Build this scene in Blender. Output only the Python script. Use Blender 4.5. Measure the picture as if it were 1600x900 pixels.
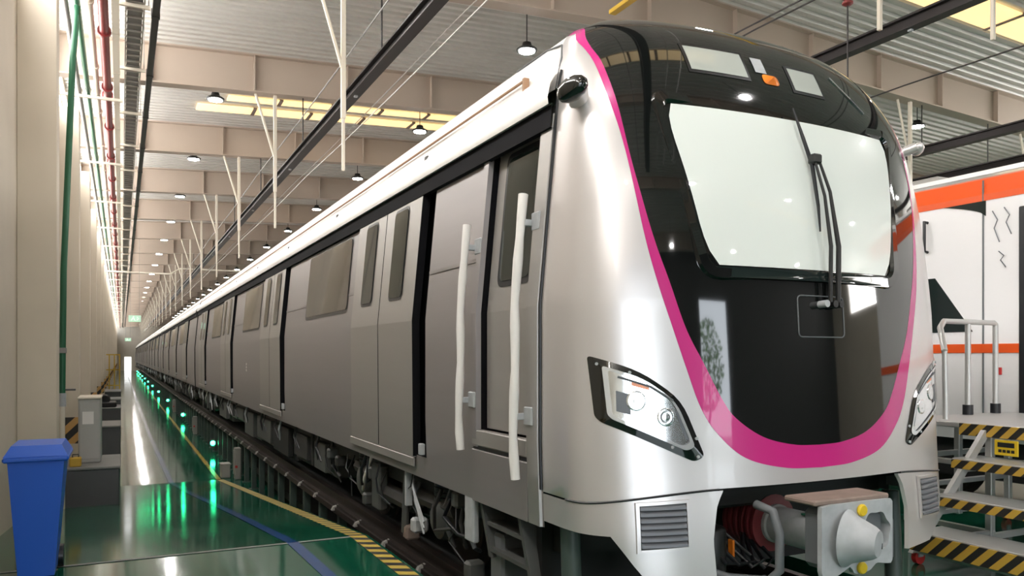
import bpy, bmesh, math, random
import numpy as np
from mathutils import Vector, Matrix
random.seed(7)
for o in list(bpy.data.objects): bpy.data.objects.remove(o)
SC = bpy.context.scene
COL = SC.collection

# ------------------------------------------------------------------ camera, sky, light, exposure
F_PX = 1232.0; EYE = 1.70
YAW = math.atan((800 - 190) / F_PX)
cam_d = bpy.data.cameras.new('camera'); cam = bpy.data.objects.new('camera', cam_d); COL.objects.link(cam)
cam.location = (0, 0, EYE); cam.rotation_euler = (math.pi / 2, 0, -YAW)
cam_d.sensor_width = 36; cam_d.lens = F_PX / 1600 * 36; cam_d.shift_y = (557 - 450) / 1600
cam_d.clip_start = .05; cam_d.clip_end = 600
SC.camera = cam

wd = bpy.data.worlds.new('sky'); SC.world = wd; wd.use_nodes = True
bg = wd.node_tree.nodes['Background']; bg.inputs[0].default_value = (.86, .93, 1.0, 1); bg.inputs[1].default_value = 5.5
WINDOW_E = 15.0; SKYLIGHT_E = 1.1; LAMP_E = 220.0
vs = SC.view_settings
vs.view_transform = 'Standard'; vs.look = 'None'; vs.gamma = 1; vs.use_curve_mapping = False
vs.exposure = 0.13

# ------------------------------------------------------------------ materials
def nodes(m):
    nt = m.node_tree; return nt, nt.nodes['Principled BSDF']
def mat(name, col, rough=.5, metal=0., noise=0., nscale=4., coat=0., spec=.5, bump=0., bscale=40., rnoise=0., stretch=None, emit=None, estr=0.):
    m = bpy.data.materials.new(name); m.use_nodes = True; nt, b = nodes(m)
    b.inputs['Base Color'].default_value = (*col, 1); b.inputs['Roughness'].default_value = rough
    b.inputs['Metallic'].default_value = metal; b.inputs['Specular IOR Level'].default_value = spec
    if coat: b.inputs['Coat Weight'].default_value = coat; b.inputs['Coat Roughness'].default_value = .03
    if emit: b.inputs['Emission Color'].default_value = (*emit, 1); b.inputs['Emission Strength'].default_value = estr
    if noise or bump or rnoise:
        tc = nt.nodes.new('ShaderNodeTexCoord'); mp = nt.nodes.new('ShaderNodeMapping')
        nt.links.new(tc.outputs['Object'], mp.inputs[0])
        if stretch: mp.inputs['Scale'].default_value = stretch
        n = nt.nodes.new('ShaderNodeTexNoise'); n.inputs['Scale'].default_value = nscale; n.inputs['Detail'].default_value = 4
        nt.links.new(mp.outputs[0], n.inputs['Vector'])
        if noise:
            mx = nt.nodes.new('ShaderNodeMix'); mx.data_type = 'RGBA'
            a = tuple(max(0, c * (1 - noise)) for c in col); c2 = tuple(min(1, c * (1 + noise)) for c in col)
            mx.inputs[6].default_value = (*a, 1); mx.inputs[7].default_value = (*c2, 1)
            nt.links.new(n.outputs[0], mx.inputs[0]); nt.links.new(mx.outputs[2], b.inputs['Base Color'])
        if rnoise:
            mr = nt.nodes.new('ShaderNodeMapRange'); mr.inputs[3].default_value = max(.01, rough - rnoise); mr.inputs[4].default_value = rough + rnoise
            nt.links.new(n.outputs[0], mr.inputs[0]); nt.links.new(mr.outputs[0], b.inputs['Roughness'])
        if bump:
            n2 = nt.nodes.new('ShaderNodeTexNoise'); n2.inputs['Scale'].default_value = bscale
            nt.links.new(mp.outputs[0], n2.inputs['Vector'])
            bp = nt.nodes.new('ShaderNodeBump'); bp.inputs['Strength'].default_value = bump; bp.inputs['Distance'].default_value = .01
            nt.links.new(n2.outputs[0], bp.inputs['Height']); nt.links.new(bp.outputs[0], b.inputs['Normal'])
    return m
def stripe_mat(name, vec, period, ca=(.62, .38, .06), cb=(.03, .028, .025), rough=.45):
    m = mat(name, ca, rough); nt, b = nodes(m)
    tc = nt.nodes.new('ShaderNodeTexCoord'); d = nt.nodes.new('ShaderNodeVectorMath'); d.operation = 'DOT_PRODUCT'
    d.inputs[1].default_value = vec; nt.links.new(tc.outputs['Object'], d.inputs[0])
    k = nt.nodes.new('ShaderNodeMath'); k.operation = 'MULTIPLY'; k.inputs[1].default_value = 1 / period; nt.links.new(d.outputs['Value'], k.inputs[0])
    fr = nt.nodes.new('ShaderNodeMath'); fr.operation = 'FRACT'; nt.links.new(k.outputs[0], fr.inputs[0])
    gt = nt.nodes.new('ShaderNodeMath'); gt.operation = 'GREATER_THAN'; gt.inputs[1].default_value = .5; nt.links.new(fr.outputs[0], gt.inputs[0])
    mx = nt.nodes.new('ShaderNodeMix'); mx.data_type = 'RGBA'; mx.inputs[6].default_value = (*ca, 1); mx.inputs[7].default_value = (*cb, 1)
    nt.links.new(gt.outputs[0], mx.inputs[0]); nt.links.new(mx.outputs[2], b.inputs['Base Color'])
    return m
def emis(name, col, s):
    return mat(name, (.8, .8, .8), .4, emit=col, estr=s)
M = {}
M['floor'] = mat('green_epoxy', (.006, .085, .048), .10, spec=.35, noise=.35, nscale=.7, rnoise=.05, bump=.03, bscale=3)
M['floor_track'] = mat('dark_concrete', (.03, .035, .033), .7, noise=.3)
M['wall'] = mat('cream_plaster', (.62, .55, .46), .75, noise=.08, nscale=1.5)
M['column'] = mat('cream_paint', (.63, .56, .46), .6, noise=.06, nscale=2)
M['beam'] = mat('beige_steel_paint', (.48, .395, .325), .5, noise=.08, nscale=1.2)
M['deck'] = mat('galvanised_deck', (.62, .60, .565), .45, metal=.15, noise=.1, nscale=2)
M['dark_rail'] = mat('dark_steel', (.035, .03, .03), .45, metal=.5)
M['offwhite'] = mat('offwhite_paint', (.70, .64, .54), .5)
M['steel'] = mat('brushed_stainless', (.35, .33, .333), .38, metal=.55, noise=.05, nscale=3, stretch=(1, .1, 4))
M['door_steel'] = mat('door_stainless', (.40, .385, .37), .35, metal=.55, noise=.05, nscale=3, stretch=(1, .1, 4))
M['silver'] = mat('pearl_silver_paint', (.68, .65, .65), .30, metal=.55, coat=.5)
M['roofwhite'] = mat('roof_silver_white', (.80, .78, .76), .35, metal=.15)
M['black'] = mat('gloss_black', (.006, .007, .007), .05, coat=1.0)
M['gap'] = mat('rubber_and_shadow_black', (.006, .006, .008), .8, spec=.15)  # recesses and seals, also the painted shadow band under the cantrail
M['blackmatte'] = mat('matte_black', (.012, .012, .012), .5)
M['rubber'] = mat('black_rubber', (.012, .013, .016), .35)
M['magenta'] = mat('magenta_paint', (.60, .016, .225), .25, coat=.8)
M['blind'] = mat('white_blind_behind_glass', (.80, .85, .82), .25, coat=1.0)
M['display'] = mat('display_face', (.40, .43, .40), .3, coat=.8)
M['glass_dark'] = mat('tinted_glass', (.016, .024, .023), .03, spec=.45)
M['glass_tan'] = mat('window_glass', (.07, .065, .055), .04, spec=.6)
M['orange_lamp'] = mat('amber_lens', (.85, .22, .02), .3, coat=.5)
M['chrome'] = mat('chrome_reflector', (.86, .88, .92), .12, metal=.9, noise=.12, nscale=25)
M['lens'] = mat('clear_lens', (.80, .82, .86), .08, metal=.55, coat=1.0)
M['grille'] = mat('grille_grey', (.16, .17, .19), .45, metal=.3)
M['foam'] = mat('white_foam_wrap', (.82, .80, .78), .6, bump=.2, bscale=25)
M['under'] = mat('underframe_grey', (.035, .034, .033), .55, noise=.4, nscale=6)
M['underdark'] = mat('underframe_dark', (.01, .01, .01), .6, noise=.4, nscale=6)
M['equip'] = mat('equipment_grey', (.075, .078, .075), .5, noise=.2, nscale=5)
M['castgrey'] = mat('cast_grey_paint', (.42, .44, .46), .5, noise=.25, nscale=14)
M['brownplate'] = mat('dusty_plate', (.24, .18, .15), .7, noise=.3, nscale=12)
M['bellows'] = mat('dark_red_rubber', (.22, .035, .045), .45)
M['yellow'] = mat('yellow_plastic', (.75, .52, .02), .4)
M['yellowsteel'] = mat('yellow_steel', (.60, .38, .04), .5)
M['hose'] = mat('grey_hose', (.13, .14, .15), .5)
M['rail'] = mat('rail_steel', (.035, .026, .023), .5, metal=.3, noise=.3, nscale=4)
M['post'] = mat('post_green_grey', (.06, .085, .075), .45, noise=.2)
M['clamp'] = mat('clamp_grey', (.30, .29, .27), .5)
M['greenpipe'] = mat('green_pipe_paint', (.012, .11, .05), .4)
M['redpipe'] = mat('red_pipe_paint', (.20, .022, .022), .4)
M['greypipe'] = mat('grey_pipe_paint', (.26, .25, .24), .45, metal=.3)
M['tray'] = mat('galvanised_tray', (.55, .53, .50), .45, metal=.5)
M['concrete'] = mat('grey_concrete', (.20, .20, .195), .65, noise=.15, nscale=3)
M['darkgrey'] = mat('dark_grey_paint', (.085, .085, .09), .5, noise=.12)
M['bluebin'] = mat('blue_plastic', (.02, .12, .62), .4)
M['bluepaint'] = mat('blue_line_paint', (.01, .06, .22), .15)
M['yellowpaint'] = mat('yellow_line_paint', (.40, .27, .05), .2)
M['whitepaint'] = mat('white_car_paint', (.86, .85, .86), .25, coat=.5)
M['orangepaint'] = mat('orange_car_paint', (.82, .10, .012), .3, coat=.4)
M['alu'] = mat('aluminium', (.62, .62, .61), .38, metal=.6)
M['redplastic'] = mat('red_plastic', (.55, .03, .03), .4)
M['hazard_y'] = stripe_mat('hazard_slant_yz', (0, 1, 1), .14)
M['hazard_col'] = stripe_mat('hazard_slant_xz', (1, 0, -1), .34, ca=(.62, .36, .12))
M['hazard_floor'] = stripe_mat('hazard_floor', (.55, 1, 0), .20, ca=(.55, .40, .07))
M['window_lit'] = emis('daylit_frosted_glass', (1, .98, .95), WINDOW_E)
M['doorway_lit'] = emis('daylit_doorway', (1, 1, 1), 1.5)
M['skylight'] = emis('daylit_skylight_panel', (1, .66, .25), SKYLIGHT_E)
M['lamp_lit'] = emis('lamp_lens', (1, .97, .94), LAMP_E)
M['green_lit'] = emis('green_lamp_lens', (.02, 1, .35), 30)
M['sign_green'] = emis('exit_sign_green', (.01, .60, .22), .45)
M['sign_white'] = emis('exit_sign_white', (.7, 1, .8), .8)
M['brown'] = mat('brown_tape', (.42, .25, .15), .6)
M['leaf'] = mat('leaf_green', (.10, .22, .04), .6, noise=.4, nscale=3)
M['bark'] = mat('bark', (.10, .07, .05), .8)
M['asphalt'] = mat('asphalt', (.30, .30, .29), .8)
M['palegrey'] = mat('pale_grey_paint', (.42, .42, .40), .5)
M['darkdoor'] = mat('dark_sliding_door', (.035, .035, .035), .6, noise=.2)
M['cream'] = mat('cream_metal', (.66, .60, .50), .5)

# ------------------------------------------------------------------ mesh helpers
ORG = {}
class MB:
    def __init__(s): s.v = []; s.f = []
    def add(s, vs_, fs):
        b = len(s.v); s.v += [tuple(p) for p in vs_]; s.f += [tuple(i + b for i in f) for f in fs]; return s
    def box(s, a, b, ch=0.):
        x0, y0, z0 = (min(a[i], b[i]) for i in range(3)); x1, y1, z1 = (max(a[i], b[i]) for i in range(3))
        if ch <= 0:
            return s.add([(x0, y0, z0), (x1, y0, z0), (x1, y1, z0), (x0, y1, z0), (x0, y0, z1), (x1, y0, z1), (x1, y1, z1), (x0, y1, z1)],
                  [(3, 2, 1, 0), (4, 5, 6, 7), (0, 1, 5, 4), (1, 2, 6, 5), (2, 3, 7, 6), (3, 0, 4, 7)])
        c = min(ch, (x1 - x0) / 2.01, (y1 - y0) / 2.01, (z1 - z0) / 2.01)
        V = []; idx = {}
        for sx in (0, 1):
            for sy in (0, 1):
                for sz in (0, 1):
                    X = (x0, x1)[sx]; Y = (y0, y1)[sy]; Z = (z0, z1)[sz]; dx = c * (1 - 2 * sx); dy = c * (1 - 2 * sy); dz = c * (1 - 2 * sz)
                    idx[sx, sy, sz] = len(V); V += [(X, Y + dy, Z + dz), (X + dx, Y, Z + dz), (X + dx, Y + dy, Z)]
        Fc = []
        q = [(0, 0), (1, 0), (1, 1), (0, 1)]
        for k in (0, 1):
            Fc.append([idx[k, a_, b_] for a_, b_ in q]); Fc.append([idx[a_, k, b_] + 1 for a_, b_ in q]); Fc.append([idx[a_, b_, k] + 2 for a_, b_ in q])
            for j in (0, 1):
                Fc.append([idx[k, j, 0], idx[k, j, 1], idx[k, j, 1] + 1, idx[k, j, 0] + 1])
                Fc.append([idx[k, 0, j], idx[k, 1, j], idx[k, 1, j] + 2, idx[k, 0, j] + 2])
                Fc.append([idx[0, k, j] + 1, idx[1, k, j] + 1, idx[1, k, j] + 2, idx[0, k, j] + 2])
        for e in idx.values(): Fc.append([e, e + 1, e + 2])
        return s.add(V, Fc)
    def hexa(s, bot, top):      # two quads of 4 points
        return s.add(list(bot) + list(top), [(3, 2, 1, 0), (4, 5, 6, 7), (0, 1, 5, 4), (1, 2, 6, 5), (2, 3, 7, 6), (3, 0, 4, 7)])
    def cyl(s, p0, p1, r, n=12, r2=None, caps=True):
        r2 = r if r2 is None else r2
        p0 = Vector(p0); p1 = Vector(p1); d = (p1 - p0).normalized()
        a = d.orthogonal().normalized(); b = d.cross(a)
        A = [p0 + (a * math.cos(t) + b * math.sin(t)) * r for t in [2 * math.pi * i / n for i in range(n)]]
        B = [p1 + (a * math.cos(t) + b * math.sin(t)) * r2 for t in [2 * math.pi * i / n for i in range(n)]]
        fs = [(i, (i + 1) % n, n + (i + 1) % n, n + i) for i in range(n)]
        if caps: fs += [tuple(reversed(range(n))), tuple(range(n, 2 * n))]
        return s.add(A + B, fs)
    def tube(s, path, r, n=8):
        P = [Vector(p) for p in path]; rings = []; a = None
        for i, p in enumerate(P):
            d = (P[min(i + 1, len(P) - 1)] - P[max(i - 1, 0)]).normalized()
            if a is None: a = d.orthogonal().normalized()
            a = (a - d * a.dot(d)).normalized(); b = d.cross(a)
            rr = r[i] if isinstance(r, (list, tuple)) else r
            rings.append([p + (a * math.cos(t) + b * math.sin(t)) * rr for t in [2 * math.pi * k / n for k in range(n)]])
        V = [q for R in rings for q in R]; fs = []
        for i in range(len(P) - 1):
            for k in range(n): fs.append((i * n + k, i * n + (k + 1) % n, (i + 1) * n + (k + 1) % n, (i + 1) * n + k))
        fs += [tuple(reversed(range(n))), tuple(range((len(P) - 1) * n, len(P) * n))]
        return s.add(V, fs)
    def lathe(s, prof, base, axis, n=24):   # prof: (dist along axis, radius)
        d = Vector(axis).normalized(); a = d.orthogonal().normalized(); b = d.cross(a); base = Vector(base)
        V = []; fs = []
        for (t, r) in prof:
            for k in range(n):
                th = 2 * math.pi * k / n; V.append(base + d * t + (a * math.cos(th) + b * math.sin(th)) * r)
        for i in range(len(prof) - 1):
            for k in range(n): fs.append((i * n + k, i * n + (k + 1) % n, (i + 1) * n + (k + 1) % n, (i + 1) * n + k))
        fs += [tuple(reversed(range(n))), tuple(range((len(prof) - 1) * n, len(prof) * n))]
        return s.add(V, fs)
    def grid(s, G):
        n = len(G[0]); V = [p for R in G for p in R]
        fs = [(i * n + k, i * n + k + 1, (i + 1) * n + k + 1, (i + 1) * n + k) for i in range(len(G) - 1) for k in range(n - 1)]
        return s.add(V, fs)
    def prism(s, poly, vec):    # poly 3D points, extruded
        n = len(poly); vec = Vector(vec); A = [Vector(p) for p in poly]; B = [p + vec for p in A]
        return s.add(A + B, [tuple(reversed(range(n))), tuple(range(n, 2 * n))] + [(i, (i + 1) % n, n + (i + 1) % n, n + i) for i in range(n)])
    def build(s, name, m, parent=None, smooth=None, weld=False):
        if parent is not None: o0 = ORG[parent.name]
        else:
            xs = [p[0] for p in s.v]; ys = [p[1] for p in s.v]; zs = [p[2] for p in s.v]
            o0 = Vector(((min(xs) + max(xs)) / 2, (min(ys) + max(ys)) / 2, min(zs)))
        me = bpy.data.meshes.new(name); me.from_pydata([(p[0] - o0.x, p[1] - o0.y, p[2] - o0.z) for p in s.v], [], s.f)
        bm = bmesh.new(); bm.from_mesh(me)
        if weld: bmesh.ops.remove_doubles(bm, verts=bm.verts, dist=1e-5)
        bmesh.ops.recalc_face_normals(bm, faces=bm.faces); bm.to_mesh(me); bm.free()
        me.materials.append(M[m])
        if smooth:
            for p in me.polygons: p.use_smooth = True
            if smooth < 180: me.set_sharp_from_angle(angle=math.radians(smooth))
        o = bpy.data.objects.new(name, me); COL.objects.link(o)
        if parent is not None: o.parent = parent
        else: o.location = o0
        ORG[o.name] = o0
        return o
def tag(o, label=None, cat=None, group=None, kind=None):
    if label: o['label'] = label
    if cat: o['category'] = cat
    if group: o['group'] = group
    if kind: o['kind'] = kind
    return o
def root(name, loc, label, cat, group=None):
    o = bpy.data.objects.new(name, None); COL.objects.link(o); o.location = loc; o.empty_display_size = .2
    ORG[o.name] = Vector(loc); return tag(o, label, cat, group)
def copy_tree(o, parent=None):
    c = o.copy(); COL.objects.link(c); c.parent = parent
    for ch in list(o.children): copy_tree(ch, c)
    return c
def bx(name, a, b, m, parent=None, ch=0.): return MB().box(a, b, ch).build(name, m, parent)
def spline(pts, n):
    P = [np.array(p, float) for p in pts]; P = [2 * P[0] - P[1]] + P + [2 * P[-1] - P[-2]]
    segs = []
    for i in range(1, len(P) - 2):
        for t in np.linspace(0, 1, 16, endpoint=False):
            a, b, c, d = P[i - 1], P[i], P[i + 1], P[i + 2]
            segs.append(.5 * (2 * b + (c - a) * t + (2 * a - 5 * b + 4 * c - d) * t * t + (3 * b - a - 3 * c + d) * t ** 3))
    segs.append(P[-2]); S = np.array(segs); L = np.concatenate([[0], np.cumsum(np.linalg.norm(np.diff(S, axis=0), axis=1))])
    q = np.linspace(0, L[-1], n)
    return np.stack([np.interp(q, L, S[:, k]) for k in range(S.shape[1])], 1)
def round_poly(pts, r, n=5):
    out = []; N = len(pts)
    for i in range(N):
        p = Vector((*pts[i], 0)); a = Vector((*pts[i - 1], 0)); b = Vector((*pts[(i + 1) % N], 0))
        rr = r[i] if isinstance(r, (list, tuple)) else r
        u1 = (a - p); u2 = (b - p); l = min(rr, u1.length * .45, u2.length * .45)
        s0 = p + u1.normalized() * l; s1 = p + u2.normalized() * l
        for k in range(n + 1):
            t = k / n; q = s0 * (1 - t) ** 2 + p * 2 * t * (1 - t) + s1 * t * t; out.append((q.x, q.y))
    return out
def densify(poly, step):
    out = []
    for i in range(len(poly)):
        a = np.array(poly[i]); b = np.array(poly[(i + 1) % len(poly)]); k = max(1, int(np.linalg.norm(b - a) / step))
        out += [tuple(a + (b - a) * j / k) for j in range(k)]
    return out

# ------------------------------------------------------------------ the hall
def roofz(x): return 8.17 + .047 * x if x < 9.3 else 8.607 - .047 * (x - 9.3)
XW, XE, Y0H, Y1H = -1.2, 26.0, -14.0, 172.0
FLOOR_LOW = -1.1; RY0, RY1 = 7.33, 19.0; PITL, PITR, PITY = 2.1, 5.1, 4.0
def rampz(y): return 0 if y < RY0 else FLOOR_LOW if y > RY1 else FLOOR_LOW * (y - RY0) / (RY1 - RY0)
b = MB()
def quad(b, *p): b.add(p, [tuple(range(len(p)))])
quad(b, (XW, Y0H, 0), (PITL, Y0H, 0), (PITL, RY0, 0), (XW, RY0, 0))
quad(b, (XW, RY0, 0), (PITL, RY0, 0), (PITL, RY1, FLOOR_LOW), (XW, RY1, FLOOR_LOW))
quad(b, (XW, RY1, FLOOR_LOW), (PITL, RY1, FLOOR_LOW), (PITL, Y1H, FLOOR_LOW), (XW, Y1H, FLOOR_LOW))
quad(b, (PITL, Y0H, 0), (PITR, Y0H, 0), (PITR, PITY, 0), (PITL, PITY, 0))
quad(b, (PITR, Y0H, 0), (XE, Y0H, 0), (XE, Y1H, 0), (PITR, Y1H, 0))
quad(b, (PITL, PITY, 0), (PITL, RY0, 0), (PITL, RY0, FLOOR_LOW), (PITL, PITY, FLOOR_LOW))
quad(b, (PITL, RY0, 0), (PITL, RY1, FLOOR_LOW), (PITL, RY0, FLOOR_LOW))
quad(b, (PITL, PITY, 0), (PITR, PITY, 0), (PITR, PITY, FLOOR_LOW), (PITL, PITY, FLOOR_LOW))
quad(b, (PITR, PITY, 0), (PITR, Y1H, 0), (PITR, Y1H, FLOOR_LOW), (PITR, PITY, FLOOR_LOW))
quad(b, (PITL, PITY, FLOOR_LOW), (PITR, PITY, FLOOR_LOW), (PITR, Y1H, FLOOR_LOW), (PITL, Y1H, FLOOR_LOW))
fl = tag(b.build('floor', 'floor'), 'glossy dark green epoxy floor with a ramp down beside the train', kind='structure')
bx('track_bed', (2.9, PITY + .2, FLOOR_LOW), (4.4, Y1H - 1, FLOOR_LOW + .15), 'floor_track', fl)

def floor_strip(name, pts, w0, w1, m, label):     # painted strip following (x,y) on the ramp, 4 mm proud
    bb = MB(); G = []
    for (x, y) in pts:
        z = rampz(y) + .004; G.append([(x - w0, y, z), (x + w1, y, z)])
    bb.grid(G); o = bb.build(name, m); tag(o, label, kind='structure'); return o
ys = [4.0, 7.33] + list(np.linspace(7.9, 18.9, 10))
floor_strip('trim_1', [(2.02, y) for y in ys], .09, .05, 'hazard_floor', 'yellow and black hazard strip along the edge of the ramp')
floor_strip('trim_2', [(1.98, y) for y in [18.95, 19.05, 170]], .05, .05, 'yellowpaint', 'thin yellow line along the lower floor under the train')
floor_strip('trim_3', [(1.47, 4.0), (1.44, 6.2), (1.40, 7.33), (1.30, 10.4), (1.1, 15), (.98, 18.95), (.9, 30), (.8, 120)], .05, .05, 'bluepaint', 'blue painted line on the green floor')
floor_strip('trim_4', [(-1.15, 7.30), (-1.15, 7.36)], 0, 3.2, 'concrete', 'pale joint across the floor at the top of the ramp')

# walls: left wall with clerestory openings
WZ0, WZ1 = 6.5, 7.95
b = MB(); b.box((XW - .25, Y0H, FLOOR_LOW), (XW, Y1H, WZ0)); b.box((XW - .25, Y0H, WZ1), (XW, Y1H, 8.3))
bays = [(-12 + 6 * k) for k in range(31)]
for y in bays: b.box((XW - .25, y - .35, WZ0), (XW, y + .35, WZ1))
wl = tag(b.build('wall_left', 'wall'), 'cream left wall with a row of high windows', kind='structure')
for k in range(1, 60):
    y = -12 + 3 * k
    if y < 60: bx('wall_joint', (XW, y - .015, -1.0), (XW + .012, y + .015, WZ0 - .05), 'greypipe', wl)
b = MB(); b.box((XE, Y0H, 0), (XE + .25, Y1H, 5.2)); b.box((XE, Y0H, 7.4), (XE + .25, Y1H, 8)); b.box((XE, 12, 5.2), (XE + .25, Y1H, 7.4)); b.box((XE, Y0H, 5.2), (XE + .25, -11.5, 7.4))
for y in bays[1:4]: b.box((XE, y - .5, 5.2), (XE + .25, y + .5, 7.4))
tag(b.build('wall_right', 'wall'), 'far right wall of the hall', kind='structure')
b = MB(); b.box((XW, Y1H, FLOOR_LOW), (XE, Y1H + .25, 8.7))
tag(b.build('wall_back', 'wall'), 'back wall at the far end of the hall', kind='structure')
tag(bx('door_1', (.5, Y1H - .08, FLOOR_LOW), (1.7, Y1H, 1.6), 'doorway_lit'), 'bright open doorway at the far end of the walkway', kind='structure')
# front wall (behind the photographer) with open track doors
b = MB(); b.box((XW, Y0H - .25, 5.4), (XE, Y0H, 8.7))
for x0, x1 in ((XW, -.9), (5.9, 10.3), (13.0, XE)): b.box((x0, Y0H - .25, 0), (x1, Y0H, 5.4))
tag(b.build('wall_front', 'darkdoor'), 'front wall of the hall with open track doorways', kind='structure')
tag(bx('ground', (-60, -90, -.3), (90, Y0H - .25, -.02), 'asphalt'), 'paved yard outside the hall', kind='structure')

n = 0
def window(x0, x1, y0, y1, z0, z1, np_, label):
    global n; n += 1
    bb = MB(); xm = (x0 + x1) / 2
    for z in (z0, z1 - .05): bb.box((xm - .03, y0, z), (xm + .03, y1, z + .05))
    for i in range(np_ + 1):
        y = y0 + (y1 - y0 - .05) * i / np_; bb.box((xm - .03, y, z0 + .05), (xm + .03, y + .05, z1 - .05))
    o = bb.build('window_%d' % n, 'offwhite'); tag(o, label, kind='structure')
    for i in range(np_):
        ya = y0 + (y1 - y0 - .05) * i / np_ + .05; yb = y0 + (y1 - y0 - .05) * (i + 1) / np_
        bx('pane', (xm - .01, ya, z0 + .05), (xm + .01, yb, z1 - .05), 'window_lit', o)
for k, y in enumerate(bays[:-1]):
    window(XW - .2, XW - .1, y + .35, y + 5.65, WZ0, WZ1, 4 if y < 60 else 1, 'high bright window in the left wall above the pipes')
    if y < 10: window(XE + .1, XE + .2, y + .5, y + 5.5, 5.2, 7.4, 2, 'unseen bright window added in the far right wall for extra light')  # out of view, added to brighten the right side of the ceiling

# corrugated ceiling
b = MB(); G = []; pitch = .25; y = Y0H
prof = []
while y < Y1H:
    prof += [(y, 0), (y + .09, 0), (y + .115, -.06), (y + .225, -.06)]; y += pitch
xs = [XW - .2, 9.3, XE + .2]
b.grid([[(x, yy, roofz(x) + .06 + dz) for x in xs] for (yy, dz) in prof])
ce = tag(b.build('ceiling', 'deck'), 'corrugated metal roof deck of the hall', kind='structure')
b = MB(); b.hexa([(XW - .3, Y0H, roofz(XW) + .13), (9.3, Y0H, roofz(9.3) + .13), (9.3, Y1H, roofz(9.3) + .13), (XW - .3, Y1H, roofz(XW) + .13)],
                 [(XW - .3, Y0H, roofz(XW) + .2), (9.3, Y0H, roofz(9.3) + .2), (9.3, Y1H, roofz(9.3) + .2), (XW - .3, Y1H, roofz(XW) + .2)])
b.hexa([(9.3, Y0H, roofz(9.3) + .13), (XE + .3, Y0H, roofz(XE) + .13), (XE + .3, Y1H, roofz(XE) + .13), (9.3, Y1H, roofz(9.3) + .13)],
       [(9.3, Y0H, roofz(9.3) + .2), (XE + .3, Y0H, roofz(XE) + .2), (XE + .3, Y1H, roofz(XE) + .2), (9.3, Y1H, roofz(9.3) + .2)])
b.build('roof_cover', 'deck', ce)

# roof girders every 6 m with web stiffeners
def girder(y):
    r = root('roof_girder', (9.3, y, 7.5), 'beige steel roof girder spanning the hall under the corrugated deck', 'girder', 'roof girders of the hall')
    bb = MB(); D = .80
    for x0, x1 in ((XW, 9.3), (9.3, XE)):
        z0, z1 = roofz(x0), roofz(x1)
        for (h0, h1, w) in ((0, -.03, .15), (-.03, -D, .012), (-D, -D - .03, .15)):
            bb.hexa([(x0, y - w, z0 + h1), (x1, y - w, z1 + h1), (x1, y + w, z1 + h1), (x0, y + w, z0 + h1)],
                    [(x0, y - w, z0 + h0), (x1, y - w, z1 + h0), (x1, y + w, z1 + h0), (x0, y + w, z0 + h0)])
    bb.build('girder_beam', 'beam', r)
    for k in range(13):
        x = .55 + 2.05 * k; bx('stiffener', (x - .012, y - .13, roofz(x) - .78), (x + .012, y + .13, roofz(x) - .03), 'beam', r)
    return r
g0 = girder(0.0)
for k in range(-2, 29):
    if k == 0: continue
    g = copy_tree(g0); g.location.y = 6.0 * k

# wall columns with hazard bases
def column(y):
    zb = rampz(y)
    zb = min(zb, 0)
    r = root('wall_column', (-.97, y, zb), 'cream wall column with a slanted hazard band near its base', 'column', 'columns along the left wall')
    bx('shaft', (XW, y - .2, FLOOR_LOW), (-.75, y + .2, 6.62), 'column', r, .01)
    bx('hazard_band', (XW + .01, y - .206, -.02), (-.744, y + .206, .50), 'hazard_col', r)
    return r
c0 = column(18.0)
for k in list(range(-2, 3)) + list(range(4, 29)):
    c = copy_tree(c0); c.location.y = 6.0 * k

# ------------------------------------------------------------------ nose surface of the train
XC = 3.69
WZ = [(.2, 1.36), (.45, 1.44), (.72, 1.475), (1.2, 1.49), (2.0, 1.49), (2.6, 1.4335), (3.2, 1.375), (3.4, 1.345), (3.55, 1.29), (3.68, 1.21), (3.79, 1.08), (3.88, .92), (3.95, .7), (4.0, .4), (4.02, .0)]
YF = [(.2, 3.30), (.7, 3.32), (1.1, 3.36), (1.7, 3.39), (2.2, 3.42), (2.7, 3.48), (3.18, 3.59), (3.45, 3.70), (3.62, 3.79), (3.75, 3.88), (3.85, 3.99), (3.93, 4.15), (3.98, 4.35), (4.02, 4.7)]
YB = [(.2, 4.05), (3.2, 4.05), (3.5, 4.15), (3.7, 4.25), (3.85, 4.4), (3.95, 4.55), (4.02, 4.75)]
PZ = [(.2, 6.0), (3.0, 6.0), (3.6, 3.6), (4.02, 2.6)]
def smooth_tab(T, it=3):
    z = np.linspace(T[0][0], T[-1][0], 400); v = np.interp(z, [a for a, c in T], [c for a, c in T])
    for _ in range(it):
        k = 9; vp = np.concatenate([np.full(k, v[0]) + (v[0] - v[1]) * np.arange(k, 0, -1), v, np.full(k, v[-1])]); vp[-k:] = v[-1] + (v[-1] - v[-2]) * np.arange(1, k + 1)
        v = np.convolve(vp, np.ones(2 * k + 1) / (2 * k + 1), 'valid')
    return z, v
TW0 = ([a for a, c in WZ], [c for a, c in WZ])
TF, TB, TP = smooth_tab(YF), smooth_tab(YB), smooth_tab(PZ)
def tw(z):      # half width of the car body at height z
    if z >= 3.2:    # smooth shoulder
        zz = np.clip(z, 3.2, 4.02); return float(np.interp(zz, *TWS))
    return float(np.interp(z, *TW0))
_sp = spline([(c, a) for a, c in WZ if a >= 2.6], 300); TWS = (np.maximum.accumulate(_sp[:, 1]), np.maximum(_sp[:, 0], 0))
def surfY(u, z):
    w = max(tw(z), 1e-4); r = min(abs(u) / w, 1.0)
    yb = float(np.interp(z, *TB)); y0 = min(float(np.interp(z, *TF)) + .08 * u * u, yb); p = float(np.interp(z, *TP))
    return yb - (yb - y0) * (1 - r ** p) ** (1 / p)
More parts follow.
